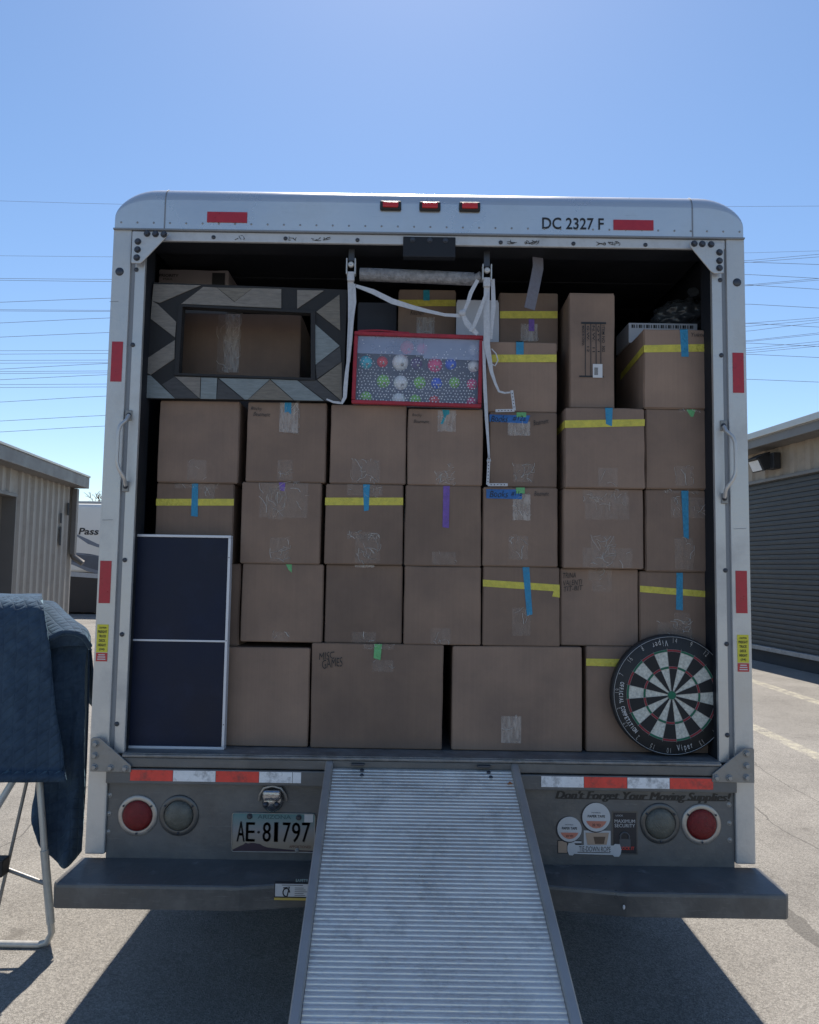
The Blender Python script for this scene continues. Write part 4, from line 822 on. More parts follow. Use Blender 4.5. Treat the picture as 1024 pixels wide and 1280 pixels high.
# ================================================================ CARTONS
ZTOP = {}
def wrap_poly(P, Y, mb, off, mi=0):
    mb.add([(p.x, Y-off, p.z) for p in P], [list(range(len(P)))[::-1]], mi)
def crease_glints(mb, x0, x1, z0, z1, Y, n, rng, mi=1):
    for _ in range(n):
        x = rng.uniform(x0, x1); z = rng.uniform(z0, z1); a = rng.uniform(-.6, 2.2); ln = rng.uniform(.15, .5)*(z1-z0+.02); pts = []
        for k in range(4):
            pts.append((min(max(x, x0-.004), x1+.004), Y, min(max(z, z0-.004), z1+.004))); a += rng.uniform(-.8, .8); x += math.cos(a)*ln/3; z += math.sin(a)*ln/3
        mb.tube(pts, rng.uniform(.00035, .0011), 3, mi, caps=False)
COUNT = [0]
def carton(px, Y, depth, label, name='cardboard_box', tapes=(), clear=(), text=(), z0=None, group='cardboard moving boxes in the truck', mat='card', lean=0., x01=None, cat='box'):
    COUNT[0] += 1; rng = random.Random(COUNT[0]*31)
    x0, x1, pz0, z1 = rect(*px, Y)
    if x01: x0, x1 = x01
    if z0 is None: z0 = pz0
    cx = (x0+x1)/2; root = empty(name, (cx, Y+depth/2, z0), label, cat, group)
    b = MB(); bm = bmesh.new()
    nx, nz, ny = 6, 6, 3
    bmesh.ops.create_cube(bm, size=1)
    bmesh.ops.bevel(bm, geom=bm.edges[:], offset=.0035/max(.2, x1-x0), segments=2, affect='EDGES')
    bmesh.ops.subdivide_edges(bm, edges=[e for e in bm.edges if e.calc_length() > .5], cuts=3, use_grid_fill=True)
    W, D, H = x1-x0, depth, z1-z0; bul = rng.uniform(-.003, .003)
    for v in bm.verts:
        c = v.co; u, q, t = c.x*2, c.y*2, c.z*2
        dy = 0
        if q < -.9 and abs(u) < .8 and abs(t) < .8: dy = -max(0, bul)*(1-u*u)*(1-t*t) if bul > 0 else -bul*(1-u*u)*(1-t*t)*.7
        jz = (noise.noise(Vector((COUNT[0]*3.1, u*2.2, 5+q)))*.005) if t > .9 else 0
        jx = noise.noise(Vector((COUNT[0]*7.7, t*1.9, 2+q)))*.0035*(1 if u > 0 else -1) if abs(u) > .9 else 0
        v.co = Vector((cx+c.x*W+jx-.001*(u > .9)+.001*(u < -.9), Y+D/2+c.y*D+dy, (z0+z1)/2+c.z*H+min(jz, .0)))
    b.frombm(bm, 0, False)
    root.rotation_euler = (0, 0, rng.uniform(-.006, .006))
    b.build('body', M[mat], root)
    fy = Y-max(0, bul)*1.0-.0006
    k = 0
    for tp in tapes:
        kind, P = tp[0], tp[1]
        if len(P) == 4 and not isinstance(P[0], tuple): P = [(P[0], P[1]), (P[2], P[1]), (P[2], P[3]), (P[0], P[3])]
        pts = [at(p[0], p[1], Y) for p in P]
        for p in pts: p.x = min(max(p.x, x0-.0005), x1+.0005); p.z = min(max(p.z, z0), z1)
        off = (Y-fy)+.0005+k*.00025; k += 1
        t = MB(); wrap_poly(pts, Y, t, off)
        if 'side' in tp:
            za, zb = pts[0].z, pts[-1].z; t.add([(x0-.0008, Y-off, za), (x0-.0008, Y+depth*.8, za+tp[3]), (x0-.0008, Y+depth*.8, zb+tp[3]), (x0-.0008, Y-off, zb)], [[0, 1, 2, 3]])
        if 'top' in tp:
            t.add([(pts[0].x, Y-off, z1+.0006), (pts[1].x, Y-off, z1+.0006), (pts[1].x, Y+.06, z1+.0006), (pts[0].x, Y+.06, z1+.0006)], [[0, 1, 2, 3]])
        t.build('tape_strip', M[kind], root)
    for cl in clear:
        r_, ns = cl[0], cl[1]; mt = cl[2] if len(cl) > 2 else 'clear'
        a, b2, c2, d = rect(*r_, Y); a = max(a, x0+.001); b2 = min(b2, x1-.001); c2 = max(c2, z0+.001); d = min(d, z1-.001)
        t = MB(); off = (Y-fy)+.0004
        # slightly ragged outline
        nn = 6; P = [(a+(b2-a)*i/nn, c2+rng.uniform(0, .003)) for i in range(nn+1)]+[(b2-(b2-a)*i/nn, d) for i in range(nn+1)]
        t.add([(p[0], Y-off, p[1]) for p in P], [list(range(len(P)))]); crease_glints(t, a, b2, c2, d, Y-off-.0004, ns, rng); t.build('clear_tape', [M[mt], M['crease']], root)
    if text:
        for s, r_, *o_ in text:
            t = MB(); a, b2, c2, d = rect(*r_, Y); text_fit(t, s, a, b2, c2, d, fy-.0022, shear=.25, rot=o_[0] if o_ else 0, bold=-.004, jitter=.06)
            t.build('handwriting', M['ink'], root)
    return root, (x0, x1, z0, z1)
def row(items, sup):
    """items laid left to right; sup = list of (x0,x1,ztop) they stand on"""
    tops = []; prev = -9
    for it in items:
        px, Y, dep, lab = it[:4]; kw = it[4] if len(it) > 4 else {}
        x0, x1, _, _ = rect(*px, Y); x0 = max(x0, prev+.0015); z0 = max([t[2] for t in sup if t[1] > x0+.01 and t[0] < x1-.01] or [ZD+.002])+.0006
        _, q = carton(px, Y, dep, lab, z0=z0, x01=(x0, x1), **kw); tops.append((q[0], q[1], q[3])); prev = q[1]
    return tops
deck_t = [(-9, 9, ZD+.0022)]
rowD = row([
 ((224, 809, 387, 932), 2.895, .42, 'large plain brown box at floor level, right behind the edge of the navy panel'),
 ((389, 805, 554, 934), 2.885, .45, 'large brown box at floor level with green tape at its top and marker scrawl', dict(tapes=[('green', [(468.5, 805), (478, 805), (476, 825), (467.5, 822.5)])], clear=[((455, 805, 493, 812), 7), ((466, 825, 492, 840), 4)], text=[('MISC', (399, 815, 419, 824), .15), ('GAMES', (403, 823, 429, 834), .15)])),
 ((565, 808, 728, 935), 2.885, .45, 'large brown box at floor level with one clear tape patch near its bottom', dict(clear=[((626.5, 895, 651.5, 929), 2, 'clear2')])),
 ((732.5, 809, 893, 936), 2.892, .45, 'brown box at floor level with yellow tape, half hidden behind the dartboard', dict(tapes=[('yellow', [(732.5, 823), (800, 824), (800, 834), (732.5, 832)])])),
], deck_t)
rowC = row([
 ((201, 704, 300, 808), 2.92, .40, 'brown box above the floor row, almost wholly hidden behind the navy panel'),
 ((301.5, 705, 404, 807), 2.895, .40, 'brown box with short green tape tab, just right of the navy panel', dict(tapes=[('green', [(357.5, 705.5), (365, 705.5), (365, 716), (361, 712.5)], 'top')], clear=[((340, 790, 362, 806), 3)])),
 ((406.5, 706, 503.5, 805), 2.90, .40, 'plain brown box above the floor row with a small pale tape scrap', dict(clear=[((444, 706.3, 468, 709.5), 5, 'clear2'), ((440, 790, 470, 805), 3)])),
 ((504.5, 708, 601.5, 806), 2.885, .40, 'plain brown box right under the purple-taped box', dict(clear=[((538, 785, 563, 806), 6)])),
 ((603, 708.5, 700, 808), 2.89, .40, 'brown box with slanting yellow tape and long blue tape reaching below it', dict(tapes=[('yellow', [(603.5, 724.5), (699.5, 731), (699.5, 739.5), (603.5, 733)]), ('yellow', [(692, 739), (699.5, 739.5), (699.5, 747), (690, 745.5)]), ('blue', [(653, 709), (661.5, 709), (665.5, 768), (658.5, 770)])], clear=[((640, 760, 663, 795), 4)])),
 ((700.8, 711, 798.5, 809), 2.905, .40, 'brown box with three lines of marker scrawl at its upper left corner', dict(clear=[((735, 711.5, 765, 726), 9), ((740, 726, 765, 740), 2)], text=[('TRINA', (704, 716, 720, 722.5), .06), ('VALENTI', (704.5, 725, 728, 731.5), .08), ('TIT-BIT', (705, 732.5, 729, 738.5), .1)])),
 ((799.5, 715, 893, 809), 2.90, .40, 'brown box directly above the dartboard with sloping yellow and short blue tape', dict(tapes=[('yellow', [(800, 732), (893, 739.5), (893, 747.5), (800, 740)]), ('blue', [(845.5, 716), (853.5, 716), (853.5, 763), (845, 762)])], clear=[((822, 778, 865, 802), 8), ((843, 766, 862, 790), 7)])),
], rowD)
rowB = row([
 ((194, 604, 291, 706), 2.905, .40, 'brown box behind the navy panel top edge, with crossing yellow and blue tape', dict(tapes=[('yellow', (194, 623.5, 293, 632)), ('blue', [(240, 604.5), (247.5, 604.5), (247, 646), (238.5, 645)])], clear=[((218, 604.5, 272, 611), 8), ((248, 608, 268, 624), 4)])),
 ((301, 603, 401.5, 704), 2.89, .40, 'brown box with crinkled clear tape and a tiny purple tab', dict(tapes=[('purple', [(349, 603), (357, 603), (356, 614), (350, 613)])], clear=[((325, 603.5, 385, 648), 10), ((336, 610, 355, 650), 12), ((338, 672, 362, 702), 11)])),
 ((406, 605, 504, 706), 2.885, .40, 'brown box with crossing yellow and blue tape, left of the purple-taped box', dict(tapes=[('yellow', (405.5, 622, 504, 631.5)), ('blue', [(454, 605.5), (462.5, 605.5), (461, 638), (455, 639)])], clear=[((434, 605.5, 478, 620), 8), ((434, 665, 473, 674), 14), ((444, 668, 475, 704), 18)])),
 ((506, 607, 602, 707), 2.885, .40, 'brown box with one long vertical purple tape strip', dict(tapes=[('purple', [(554.5, 607.5), (562.5, 607.5), (561.5, 660), (553.5, 659)])], clear=[((540, 690, 570, 706), 2)])),
 ((603.5, 609, 697.5, 708), 2.885, .40, 'lower of the two brown book boxes with handwritten blue tape labels', dict(tapes=[('blue2', [(608, 611.5), (653, 612), (652.5, 624), (608, 623)]), ('green', (645, 609.5, 656, 617))], clear=[((641, 618, 663, 651), 4, 'clear2'), ((636, 670, 660, 700), 6)], text=[('Books', (612, 613.5, 635, 621.5)), ('#11a', (639, 614, 652, 620.5)), ('Basement', (668, 614.5, 686, 620))])),
 ((703.5, 611, 804.5, 712), 2.875, .40, 'brown box with wide clear tape patch on top and crinkles below', dict(clear=[((728, 613, 784, 630), 13, 'clear'), ((731, 620, 786, 650), 5), ((728, 685, 790, 710), 6), ((738, 670, 768, 710), 17)])),
 ((806.5, 612, 893, 714), 2.89, .40, 'brown box with one long vertical blue tape strip beside the right truck wall', dict(tapes=[('blue', [(851, 613.5), (860, 613.5), (860.5, 674), (854, 671)])], clear=[((828, 613.2, 875, 617), 7), ((838, 622, 850, 648), 5), ((860, 622, 882, 648), 6), ((843, 673, 866, 712), 4)])),
], rowC)
rowA = row([
 ((197.5, 501, 299, 601), 2.895, .42, 'plain brown box without coloured tape under the left end of the patterned frame', dict(clear=[((234, 575, 258, 600), 3)])),
 ((308, 503, 408, 603), 2.89, .42, 'brown box with a blue tab over a clear tape patch, under the patterned frame', dict(tapes=[('blue', [(356, 503.3), (364.5, 503.3), (364, 518), (360, 514.5), (356, 516)])], clear=[((349.5, 503.5, 373, 541), 10, 'clear2'), ((347, 575, 366, 600), 5)], text=[('Rocky', (314, 508.5, 328, 514), -.03), ('Basement', (317, 515.5, 338, 520.5), -.03)])),
 ((412.5, 506, 508, 606), 2.885, .42, 'plain brown box under the left half of the red trimmed case', dict(clear=[((440, 575, 475, 604), 14)])),
 ((509.5, 511, 604, 607), 2.885, .42, 'brown box with teal tape scrap, under right half of the red case', dict(tapes=[('teal', [(553, 512), (562, 512.5), (562, 518), (558.5, 519), (554, 530), (551, 530), (555, 520)])], clear=[((547.5, 513, 570, 540), 3, 'clear2'), ((545, 590, 568, 606.5), 20), ((560, 580, 567, 588), 3)], text=[('Rocky', (515.5, 517, 528, 521.5), -.02), ('Basement', (517.5, 525, 537, 529), -.02)])),
 ((612, 515, 697, 608), 2.89, .42, 'upper of the two brown book boxes with handwritten blue tape labels', dict(tapes=[('blue2', [(612, 518), (663, 519.5), (659.5, 529.5), (612, 527)]), ('green', (646, 515.5, 658, 521.5))], clear=[((635, 527, 663, 545), 6, 'clear2'), ((642, 580, 667, 603), 16)], text=[('Books', (614, 519.5, 635, 527.5)), ('#12a', (641, 520, 657, 526.5)), ('Basement', (667, 524.5, 686, 530.5), .18)])),
 ((706, 509.5, 806.5, 610), 2.86, .42, 'brown box with yellow tape round its left corner, under tall printed carton', dict(tapes=[('yellow', [(706, 525.5), (806, 524), (806, 532.5), (706, 535)], 'side', -.008), ('blue', [(756.5, 510), (766, 510), (765, 533), (757.5, 530)], 'top')], clear=[((748, 585, 772, 608), 2)])),
 ((807.5, 511.5, 893, 611), 2.88, .42, 'plain brown box with green tape scrap beside the right truck wall', dict(tapes=[('green', [(858, 512), (870, 512), (867, 521), (864, 521)])], clear=[((848, 512, 876, 516), 7), ((845, 583, 866, 608), 7)])),
], rowB)
def topz(rows, x0, x1): return max(t[2] for t in rows if t[1] > x0+.01 and t[0] < x1-.01)+.0006
def stack(px, Y, dep, lab, rows, **kw):
    x0, x1, _, _ = rect(*px, Y); z0 = topz(rows, x0, x1); return carton(px, Y, dep, lab, z0=z0, **kw)
# top layer
_, e5 = stack((608, 427, 697, 515), 2.90, .40, 'yellow and blue taped brown box just right of the red trimmed case', rowA, tapes=[('yellow', (611, 443.5, 696, 453)), ('blue', (645.5, 428, 655, 443.5), 'top')])
rE5 = [(e5[0], e5[1], e5[3])]
stack((624, 366, 698, 428), 3.03, .26, 'dim yellow-taped brown box behind the grey pull strap', rE5, tapes=[('yellow', (625, 389, 697, 398)), ('purple', (661, 399, 668, 414))], clear=[((651, 405, 672, 427), 2, 'clear2')])
_, e7 = stack((805, 411.5, 888, 511), 2.875, .40, 'topmost brown box at the right truck wall, yellow tape round its corner', rowA, tapes=[('yellow', [(805, 431.5), (888, 430), (888, 439.5), (805, 440.5)], 'side', -.03), ('blue', [(850, 412), (860, 412), (861, 446), (852, 446)], 'top')], text=[('Yukon', (864, 416, 882, 421))])
# tall printed carton
tl, e6 = stack((712, 366, 769, 507), 2.90, .30, 'tall narrow carton with printed shipping table and small white barcode label', rowA, name='tall_carton')
t = MB(); Yt = 2.90-.0040; tb = M['ink']
def sidetext(mb, s, px0, py0, px1, py1, Y):
    """text running down the face (turned 90 degrees clockwise)"""
    x0, x1, z0, z1 = rect(px0, py0, px1, py1, Y); cx, cz = (x0+x1)/2, (z0+z1)/2; W, H = z1-z0, x1-x0
    text_fit(mb, s, cx-W/2, cx+W/2, cz-H/2, cz+H/2, Y, rot=-math.pi/2, bold=.01)
for px in (732.2, 739, 745.6, 751.5): x0, x1, z0, z1 = rect(px-.45, 405, px+.45, 470, Yt); t.add([(x0, Yt, z0), (x1, Yt, z0), (x1, Yt, z1), (x0, Yt, z1)], [[0, 1, 2, 3]])
for a in ((727, 402.5, 758, 405), (724.5, 469.5, 755, 471.5)): x0, x1, z0, z1 = rect(*a, Yt); t.add([(x0, Yt, z0), (x1, Yt, z0), (x1, Yt, z1), (x0, Yt, z1)], [[0, 1, 2, 3]])
sidetext(t, 'MADE IN CHINA', 728, 407, 731, 432, Yt); sidetext(t, 'G.W.  12', 734.2, 407, 737, 440, Yt); sidetext(t, 'N.W.  11', 741, 407, 744, 440, Yt); sidetext(t, 'QTY   1', 747, 407, 750, 440, Yt); sidetext(t, 'ITEM NO  302', 753, 407, 756.5, 440, Yt)
t.build('printed_table', tb, tl)
t = MB(); box_px(t, 741.5, 455, 753.5, 472, Yt-.001, .0008); lb = t.build('barcode_label', M['paper'], tl)
t = MB()
for i in range(9):
    a = 743.2+.1*(i % 2); x0, x1, z0, z1 = rect(a, 459.5+i*1.05, 748, 460.1+i*1.05, Yt-.0016); t.add([(x0, Yt-.0016, z0), (x1, Yt-.0016, z0), (x1, Yt-.0016, z1), (x0, Yt-.0016, z1)], [[0, 1, 2, 3]])
t.build('barcode', M['ink'], lb)
# background layer
stack((497, 362, 570, 470), 3.10, .26, 'dim yellow-taped brown box behind and above the red trimmed case', rowA, tapes=[('yellow', (497, 375, 569.5, 383)), ('teal', (529, 363, 537, 376))], clear=[((520.5, 397, 543, 423), 4, 'clear2')], text=[('Kitchen', (513, 388, 530, 394))])
stack((570, 375, 624, 470), 3.02, .03, 'pale grey foam board standing behind the knotted white straps', rowA, name='foam_board', group=None, mat='white_foam', cat='board')
stack((446, 378, 496, 470), 3.20, .16, 'dark navy storage tote behind the left hanging strap', rowA, name='storage_tote', group=None, mat='box_dark', cat='tote')
rE7 = [(e7[0], e7[1], e7[3])]
x0, x1, z0, z1 = rect(786, 404, 872, 411, 3.06)
rt = empty('printed_carton', (.5*(x0+x1), 3.15, e7[3]+.001), 'flat white printed carton lying on the topmost right box under the black bag', 'box')
m_ = MB(); m_.box(x0, x1, 3.06, 3.25, e7[3]+.001, z1, .002); m_.build('body', M['white_foam'], rt)
m_ = MB()
for i in range(26):
    a = x0+.012+(x1-x0-.024)*i/26; m_.box(a, a+.004+.004*(i % 3 == 0), 3.0585, 3.0598, z1-.022, z1-.008)
m_.build('print_mark', M['ink'], rt)
# black bag
m_ = MB(); bm = bmesh.new(); bmesh.ops.create_icosphere(bm, subdivisions=5, radius=1)
from mathutils import noise
c = at(845, 385, 3.3); zb = z1+.002
for v in bm.verts:
    d = v.co.copy(); k = 1+.16*noise.noise(d*2.1+Vector((3, 1, 2)))+.10*noise.noise(d*5.3)+.05*noise.noise(d*11)
    p = Vector((c.x+.01+d.x*.15*k, 3.22+d.y*.13*k, zb+.065+d.z*.085*k)); p.z = max(p.z, zb); v.co = p
m_.frombm(bm, 0, True); bgo = m_.build('bag', M['bag'], None, 'black plastic bag slumped on the printed carton in the dark upper right corner', 'bag')
m_ = MB(); m_.lathe((c.x+.0, 3.12, zb+.12), (-.2, -1, .3), [(.022, 0), (.012, .02), (.016, .045), (.024, .06)], 12); m_.build('tied_knot', M['bag'], bgo)
# carton inside the frame opening and the mail carton above it
_, e1 = stack((228, 392, 376, 470), 3.08, .38, 'brown box with a pale central tape strip seen through the patterned frame', rowA, clear=[((281, 392.5, 299.5, 466), 16, 'clear2'), ((272, 392.5, 284, 466), 5)])
pt, _ = stack((197, 337, 285, 395), 3.14, .30, 'dim mail carton peeping over the patterned frame at the top left', [(e1[0], e1[1], e1[3])], name='mail_carton', mat='mail')
t = MB(); tpx(t, 'PRIORITY', 199, 342.5, 223, 346, 3.14-.0044, bold=.02); tpx(t, 'MAIL', 204, 347.5, 216, 350, 3.14-.0044); a, b, c2, d = rect(265, 341, 281, 356, 3.14-.0044); t.add([(a, 3.1356, c2), (b, 3.1356, c2), (b, 3.1356, d), (a, 3.1356, d)], [[0, 1, 2, 3]]); t.build('lettering', M['ink'], pt)

# ================================================================ PATTERNED FRAME
YFm = 2.868
fz0 = topz(rowA, at(180, 480, YFm).x, at(430, 480, YFm).x)
def c1(x, y): return at(120+x/3.0118, 220+y/3.0118, YFm)
fr = empty('patterned_frame', (at(310, 500, YFm).x, YFm, fz0), 'large wooden frame with grey and tan chevron inlay, standing on boxes', 'frame')
M['wd_dark'] = pbr('charcoal_wood', (.018, .018, .02), .7, 0, .3, 9, .3, 60, stretch=(2, 2, 14))
M['wd_lt'] = pbr('weathered_greige_wood', (.21, .19, .17), .7, 0, .22, 9, .3, 60, stretch=(3, 3, 16))
M['wd_blue'] = pbr('pale_blue_grey_wood', (.21, .24, .25), .7, 0, .2, 9, .3, 60, stretch=(3, 3, 16))
M['wd_tan'] = pbr('tan_wood', (.18, .16, .135), .7, 0, .25, 9, .3, 60, stretch=(3, 3, 18))
M['wd_grey'] = pbr('smoky_grey_wood', (.06, .06, .064), .7, 0, .3, 9, .3, 60, stretch=(3, 3, 16))
def clampz(p): return (p.x, max(p.z, fz0+.001))
OUT = [c1(218, 400), c1(945, 428), c1(930, 858), c1(175, 840)]; INN = [c1(318, 488), c1(820, 513), c1(820, 767), c1(303, 748)]
m_ = MB()
for i in range(4):
    j = (i+1) % 4; a, b, c_, d = OUT[i], OUT[j], INN[j], INN[i]; Q = [clampz(a), clampz(b), clampz(c_), clampz(d)]
    m_.prism(Q, YFm+.0005+i*0, YFm+.03)
m_.build('frame_body', M['wd_dark'], fr)
m_ = MB(); q = [clampz(p) for p in INN]
for i in range(4):
    j = (i+1) % 4; ci = Vector(((q[0][0]+q[2][0])/2, (q[0][1]+q[2][1])/2)); a, b = Vector(q[i]), Vector(q[j]); da = (ci-a).normalized()*.012; db = (ci-b).normalized()*.012
    m_.prism([tuple(a-da*.6), tuple(b-db*.6), tuple(b+db), tuple(a+da)], YFm-.007, YFm+.031)
m_.build('inner_moulding', M['wd_dark'], fr)
inl = MB()
polys = [(1, [(218, 408), (395, 412), (240, 478), (212, 470)]), (1, [(212, 470), (235, 485), (303, 550), (298, 608), (207, 538)]), (1, [(192, 688), (298, 618), (296, 688), (207, 748), (184, 738)]), (2, [(182, 750), (207, 752), (298, 838), (177, 838)]),
 (1, [(322, 482), (405, 418), (455, 421), (522, 475), (592, 423), (698, 426), (698, 498)]), (3, [(457, 421), (590, 423), (523, 473)]), (1, [(758, 430), (858, 432), (758, 500)]),
 (3, [(917, 447), (920, 582), (830, 512)]), (2, [(824, 557), (918, 640), (827, 711)]), (4, [(827, 713), (920, 643), (924, 700), (832, 764)]), (3, [(925, 702), (926, 848), (834, 768)]),
 (4, [(250, 785), (297, 757), (388, 838), (300, 838)]), (1, [(299, 756), (394, 758), (391, 838)]), (2, [(397, 759), (457, 761), (453, 842), (394, 841)]), (4, [(460, 764), (556, 843), (455, 842)]), (2, [(464, 762), (655, 766), (572, 845), (560, 845)]), (3, [(656, 768), (743, 847), (574, 845)]), (2, [(658, 766), (758, 770), (858, 850), (747, 848)]), (4, [(764, 771), (830, 770), (922, 855), (864, 851)])]
for mi, P in polys:
    Q = [clampz(c1(*p)) for p in P]; 
    if len(Q) < 3: continue
    ar = sum(Q[i][0]*Q[(i+1) % len(Q)][1]-Q[(i+1) % len(Q)][0]*Q[i][1] for i in range(len(Q)))
    if ar < 0: Q = Q[::-1]
    inl.prism(Q, YFm-.003, YFm+.0003, mi=mi)
inl.build('chevron_inlay', [M['wd_dark'], M['wd_lt'], M['wd_blue'], M['wd_tan'], M['wd_grey']], fr)

# ================================================================ ORNAMENT CASE
YO = 2.862
oz0 = topz(rowA, at(445, 505, YO).x, at(600, 505, YO).x)
TL, TR, BR, BL = at(444, 415.5, YO), at(603.5, 421, YO), at(600.5, 509, YO), at(440.5, 503.5, YO)
cen = (TL+TR+BR+BL)/4; Wd = ((TR-TL).length+(BR-BL).length)/2; Hd = ((TL-BL).length+(TR-BR).length)/2; ang = math.atan2((TR-TL).z+(BR-BL).z, (TR-TL).x+(BR-BL).x)
OM = Matrix.Translation(cen) @ Matrix.Rotation(-ang, 4, 'Y')
oc = empty('ornament_case', (cen.x, YO+.13, oz0), 'red trimmed case with clear dotted window full of coloured baubles', 'storage case')
def ob(mb, x0, x1, y0, y1, z0, z1, bev=.003, mi=0): mb.box(x0, x1, y0, y1, z0, z1, bev, mi, M4=OM)
m_ = MB(); w2, h2 = Wd/2, Hd/2
ob(m_, -w2, w2, .002, .24, h2-.010, h2, .003); ob(m_, -w2, w2, .002, .24, -h2, -h2+.010, .003); ob(m_, -w2, -w2+.010, .002, .24, -h2+.0105, h2-.0105, .003); ob(m_, w2-.010, w2, .002, .24, -h2+.0105, h2-.0105, .003); ob(m_, -w2+.01, w2-.01, .14, .15, -h2+.01, h2-.01, 0)
m_.build('case_body', [M['case_lining']], oc)
m_ = MB()
for z in (h2-.004, -h2+.004): ob(m_, -w2-.003, w2+.003, -.010, .012, z-.0075, z+.0075, .004)
for x in (w2-.004, -w2+.004): ob(m_, x-.0075, x+.0075, -.009, .011, -h2+.012, h2-.012, .005)
m_.tube([OM @ Vector((x, .25*abs(0)-.002, h2+.008+.003*math.sin(x*30))) for x in [-w2*.95+i*w2*.1 for i in range(9)]], .004, 6)
m_.build('red_trim', M['box_red'], oc)
def film():
    m, n, b = nodes('dotted_vinyl_window'); b.inputs['Base Color'].default_value = (.40, .46, .60, 1); b.inputs['Roughness'].default_value = .3; b.inputs['Alpha'].default_value = .13; return m
M['film'] = film()
m2 = pbr('pale_vinyl_band', (.46, .54, .74), .3, 0, .1, 9); m2.node_tree.nodes['Principled BSDF'].inputs['Alpha'].default_value = .38  # paler, less see-through band along the top of the window
m_ = MB(); ob(m_, -w2+.011, w2-.011, .006, .0065, -h2+.011, h2*.42, 0, 0); ob(m_, -w2+.011, -w2*.0+.02, .004, .0045, h2*.42, h2-.011, 0, 1); ob(m_, .0205, w2-.011, .004, .0045, h2*.33, h2-.011, 0, 1)
rg = random.Random(5)
nx_, nz_ = 36, 22
for i in range(nx_):
    for j in range(nz_):
        t = j/(nz_-1)
        if rg.random() < max(0, (t-.30)*1.5): continue
        x = -w2+.018+(Wd-.036)*(i+.5*(j % 2)+rg.uniform(-.2, .2))/nx_; z = -h2+.016+(Hd-.032)*(t+rg.uniform(-.01, .01)); r = .0027*(1.1-.35*t)
        if x > w2-.014: continue
        m_.add([OM @ Vector((x+r*math.cos(k*1.2566), .0030, z+r*math.sin(k*1.2566))) for k in range(5)], [[0, 1, 2, 3, 4]], 2)
m_.build('dotted_window', [M['film'], m2, pbr('white_dot_print', (.62, .64, .70), .5)], oc)
BC = {'red': (.85, .05, .05), 'pink': (.85, .08, .25), 'white': (.85, .86, .88), 'cyan': (.04, .55, .70), 'blue': (.04, .14, .85), 'green': (.25, .62, .10), 'dark': (.10, .06, .18)}
for k, v in BC.items(): M['b_'+k] = pbr(k+'_bauble_gloss', v, .3, 0, .05)
M['b_cap'] = M['ring']
def c2(x, y, Y): return at(400+x/3.4133, 220+y/3.4133, Y)
balls = [(372, 732, 27, 'red', 'red bauble in the top row of the dotted case'), (436, 736, 21, 'pink', 'pink bauble in the dotted case top row, next to red'), (656, 742, 21, 'white', 'white bauble at the top right corner of the dotted case'), (196, 795, 26, 'cyan', 'cyan bauble at the left edge of the dotted case'), (266, 793, 22, 'red', 'red bauble between cyan and big white ones in the dotted case'), (343, 795, 32, 'white', 'largest white bauble near the middle of the dotted case'), (412, 800, 24, 'dark', 'dark bauble between big white and big pink ones in the dotted case'), (491, 806, 29, 'pink', 'big pink bauble right of centre in the dotted case'), (558, 802, 23, 'blue', 'blue bauble right of the big pink one in the dotted case'), (656, 812, 23, 'white', 'white bauble at the dotted case right edge, below the corner one'), (270, 876, 26, 'green', 'green bauble in the dotted case third row, left of white'), (345, 882, 28, 'white', 'white bauble in the dotted case, right below the largest one'), (426, 882, 24, 'green', 'green bauble near the centre of the dotted case, lower half'), (498, 884, 22, 'blue', 'blue bauble in the third row of the dotted case'), (574, 882, 22, 'green', 'dull green bauble in the third row right of the blue one'), (650, 888, 22, 'pink', 'pink bauble at the right edge of the dotted case, third row'), (196, 945, 24, 'green', 'green bauble at the lower left corner of the dotted case'), (336, 955, 26, 'white', 'white bauble in the bottom row of the dotted case'), (407, 958, 23, 'green', 'green bauble in the dotted case bottom row, beside the white one'), (488, 960, 21, 'red', 'red bauble in the bottom row of the dotted case'), (648, 966, 21, 'pink', 'pink bauble at the lower right corner of the dotted case')]
for x, y, r, cn, lab in balls:
    Yb_ = YO+.040; p = c2(x, y, Yb_); rad = r*1.12/3.4133*Yb_/F
    m_ = MB(); m_.sphere(p, rad, 18); o = m_.build('bauble', M['b_'+cn], None, lab, 'bauble', 'baubles in the dotted case')
    m_ = MB(); m_.lathe((p.x+rad*.25, p.y-rad*.88, p.z-rad*.5), (.2, -1, -.55), [(rad*.2, 0), (rad*.2, rad*.14), (0, rad*.15)], 8); m_.build('cap', M['ring'], o)

# ================================================================ STRAP RIG
YSb = 2.842
rig = empty('strap_rig', (at(523, 345, YSb).x, YSb, 2.62), 'white webbing straps and L hooks hanging from a worn grey bar', 'cargo strap')
m_ = MB()
P = [at(450, 343, 2.87), at(480, 344, 2.87), at(540, 346.5, 2.87), at(592, 349, 2.87)]; m_.tube(P, .026, 12)
m_.tube([at(590, 349, 2.87), at(597, 348, 2.86), at(602, 345, 2.85)], .020, 10)
m_.build('cross_bar', M['bar_grey'], rig)
def S_(x, y): return (430+x/4.1273, 310+y/4.129)   # from the 4.13x enlargement
def web(pts, wid, Y, name='webbing', side=(1, 0, 0), mat='strap', th=.0022, depth=None):
    Q = [at(*S_(*p), Y-(depth[i] if depth else 0)) for i, p in enumerate(pts)]
    # resample
    sp = []
    for i in range(len(Q)-1):
        for k in range(3): sp.append(Q[i].lerp(Q[i+1], k/3))
    sp.append(Q[-1]); w_ = []
    wl_ = wid if isinstance(wid, list) else [wid]*len(pts)
    for i in range(len(pts)-1):
        for k in range(3): w_.append(wl_[i]+(wl_[i+1]-wl_[i])*k/3)
    w_.append(wl_[-1]); m = MB(); m.ribbon(sp, w_, th, side=Vector(side)); return m.build(name, M[mat], rig)
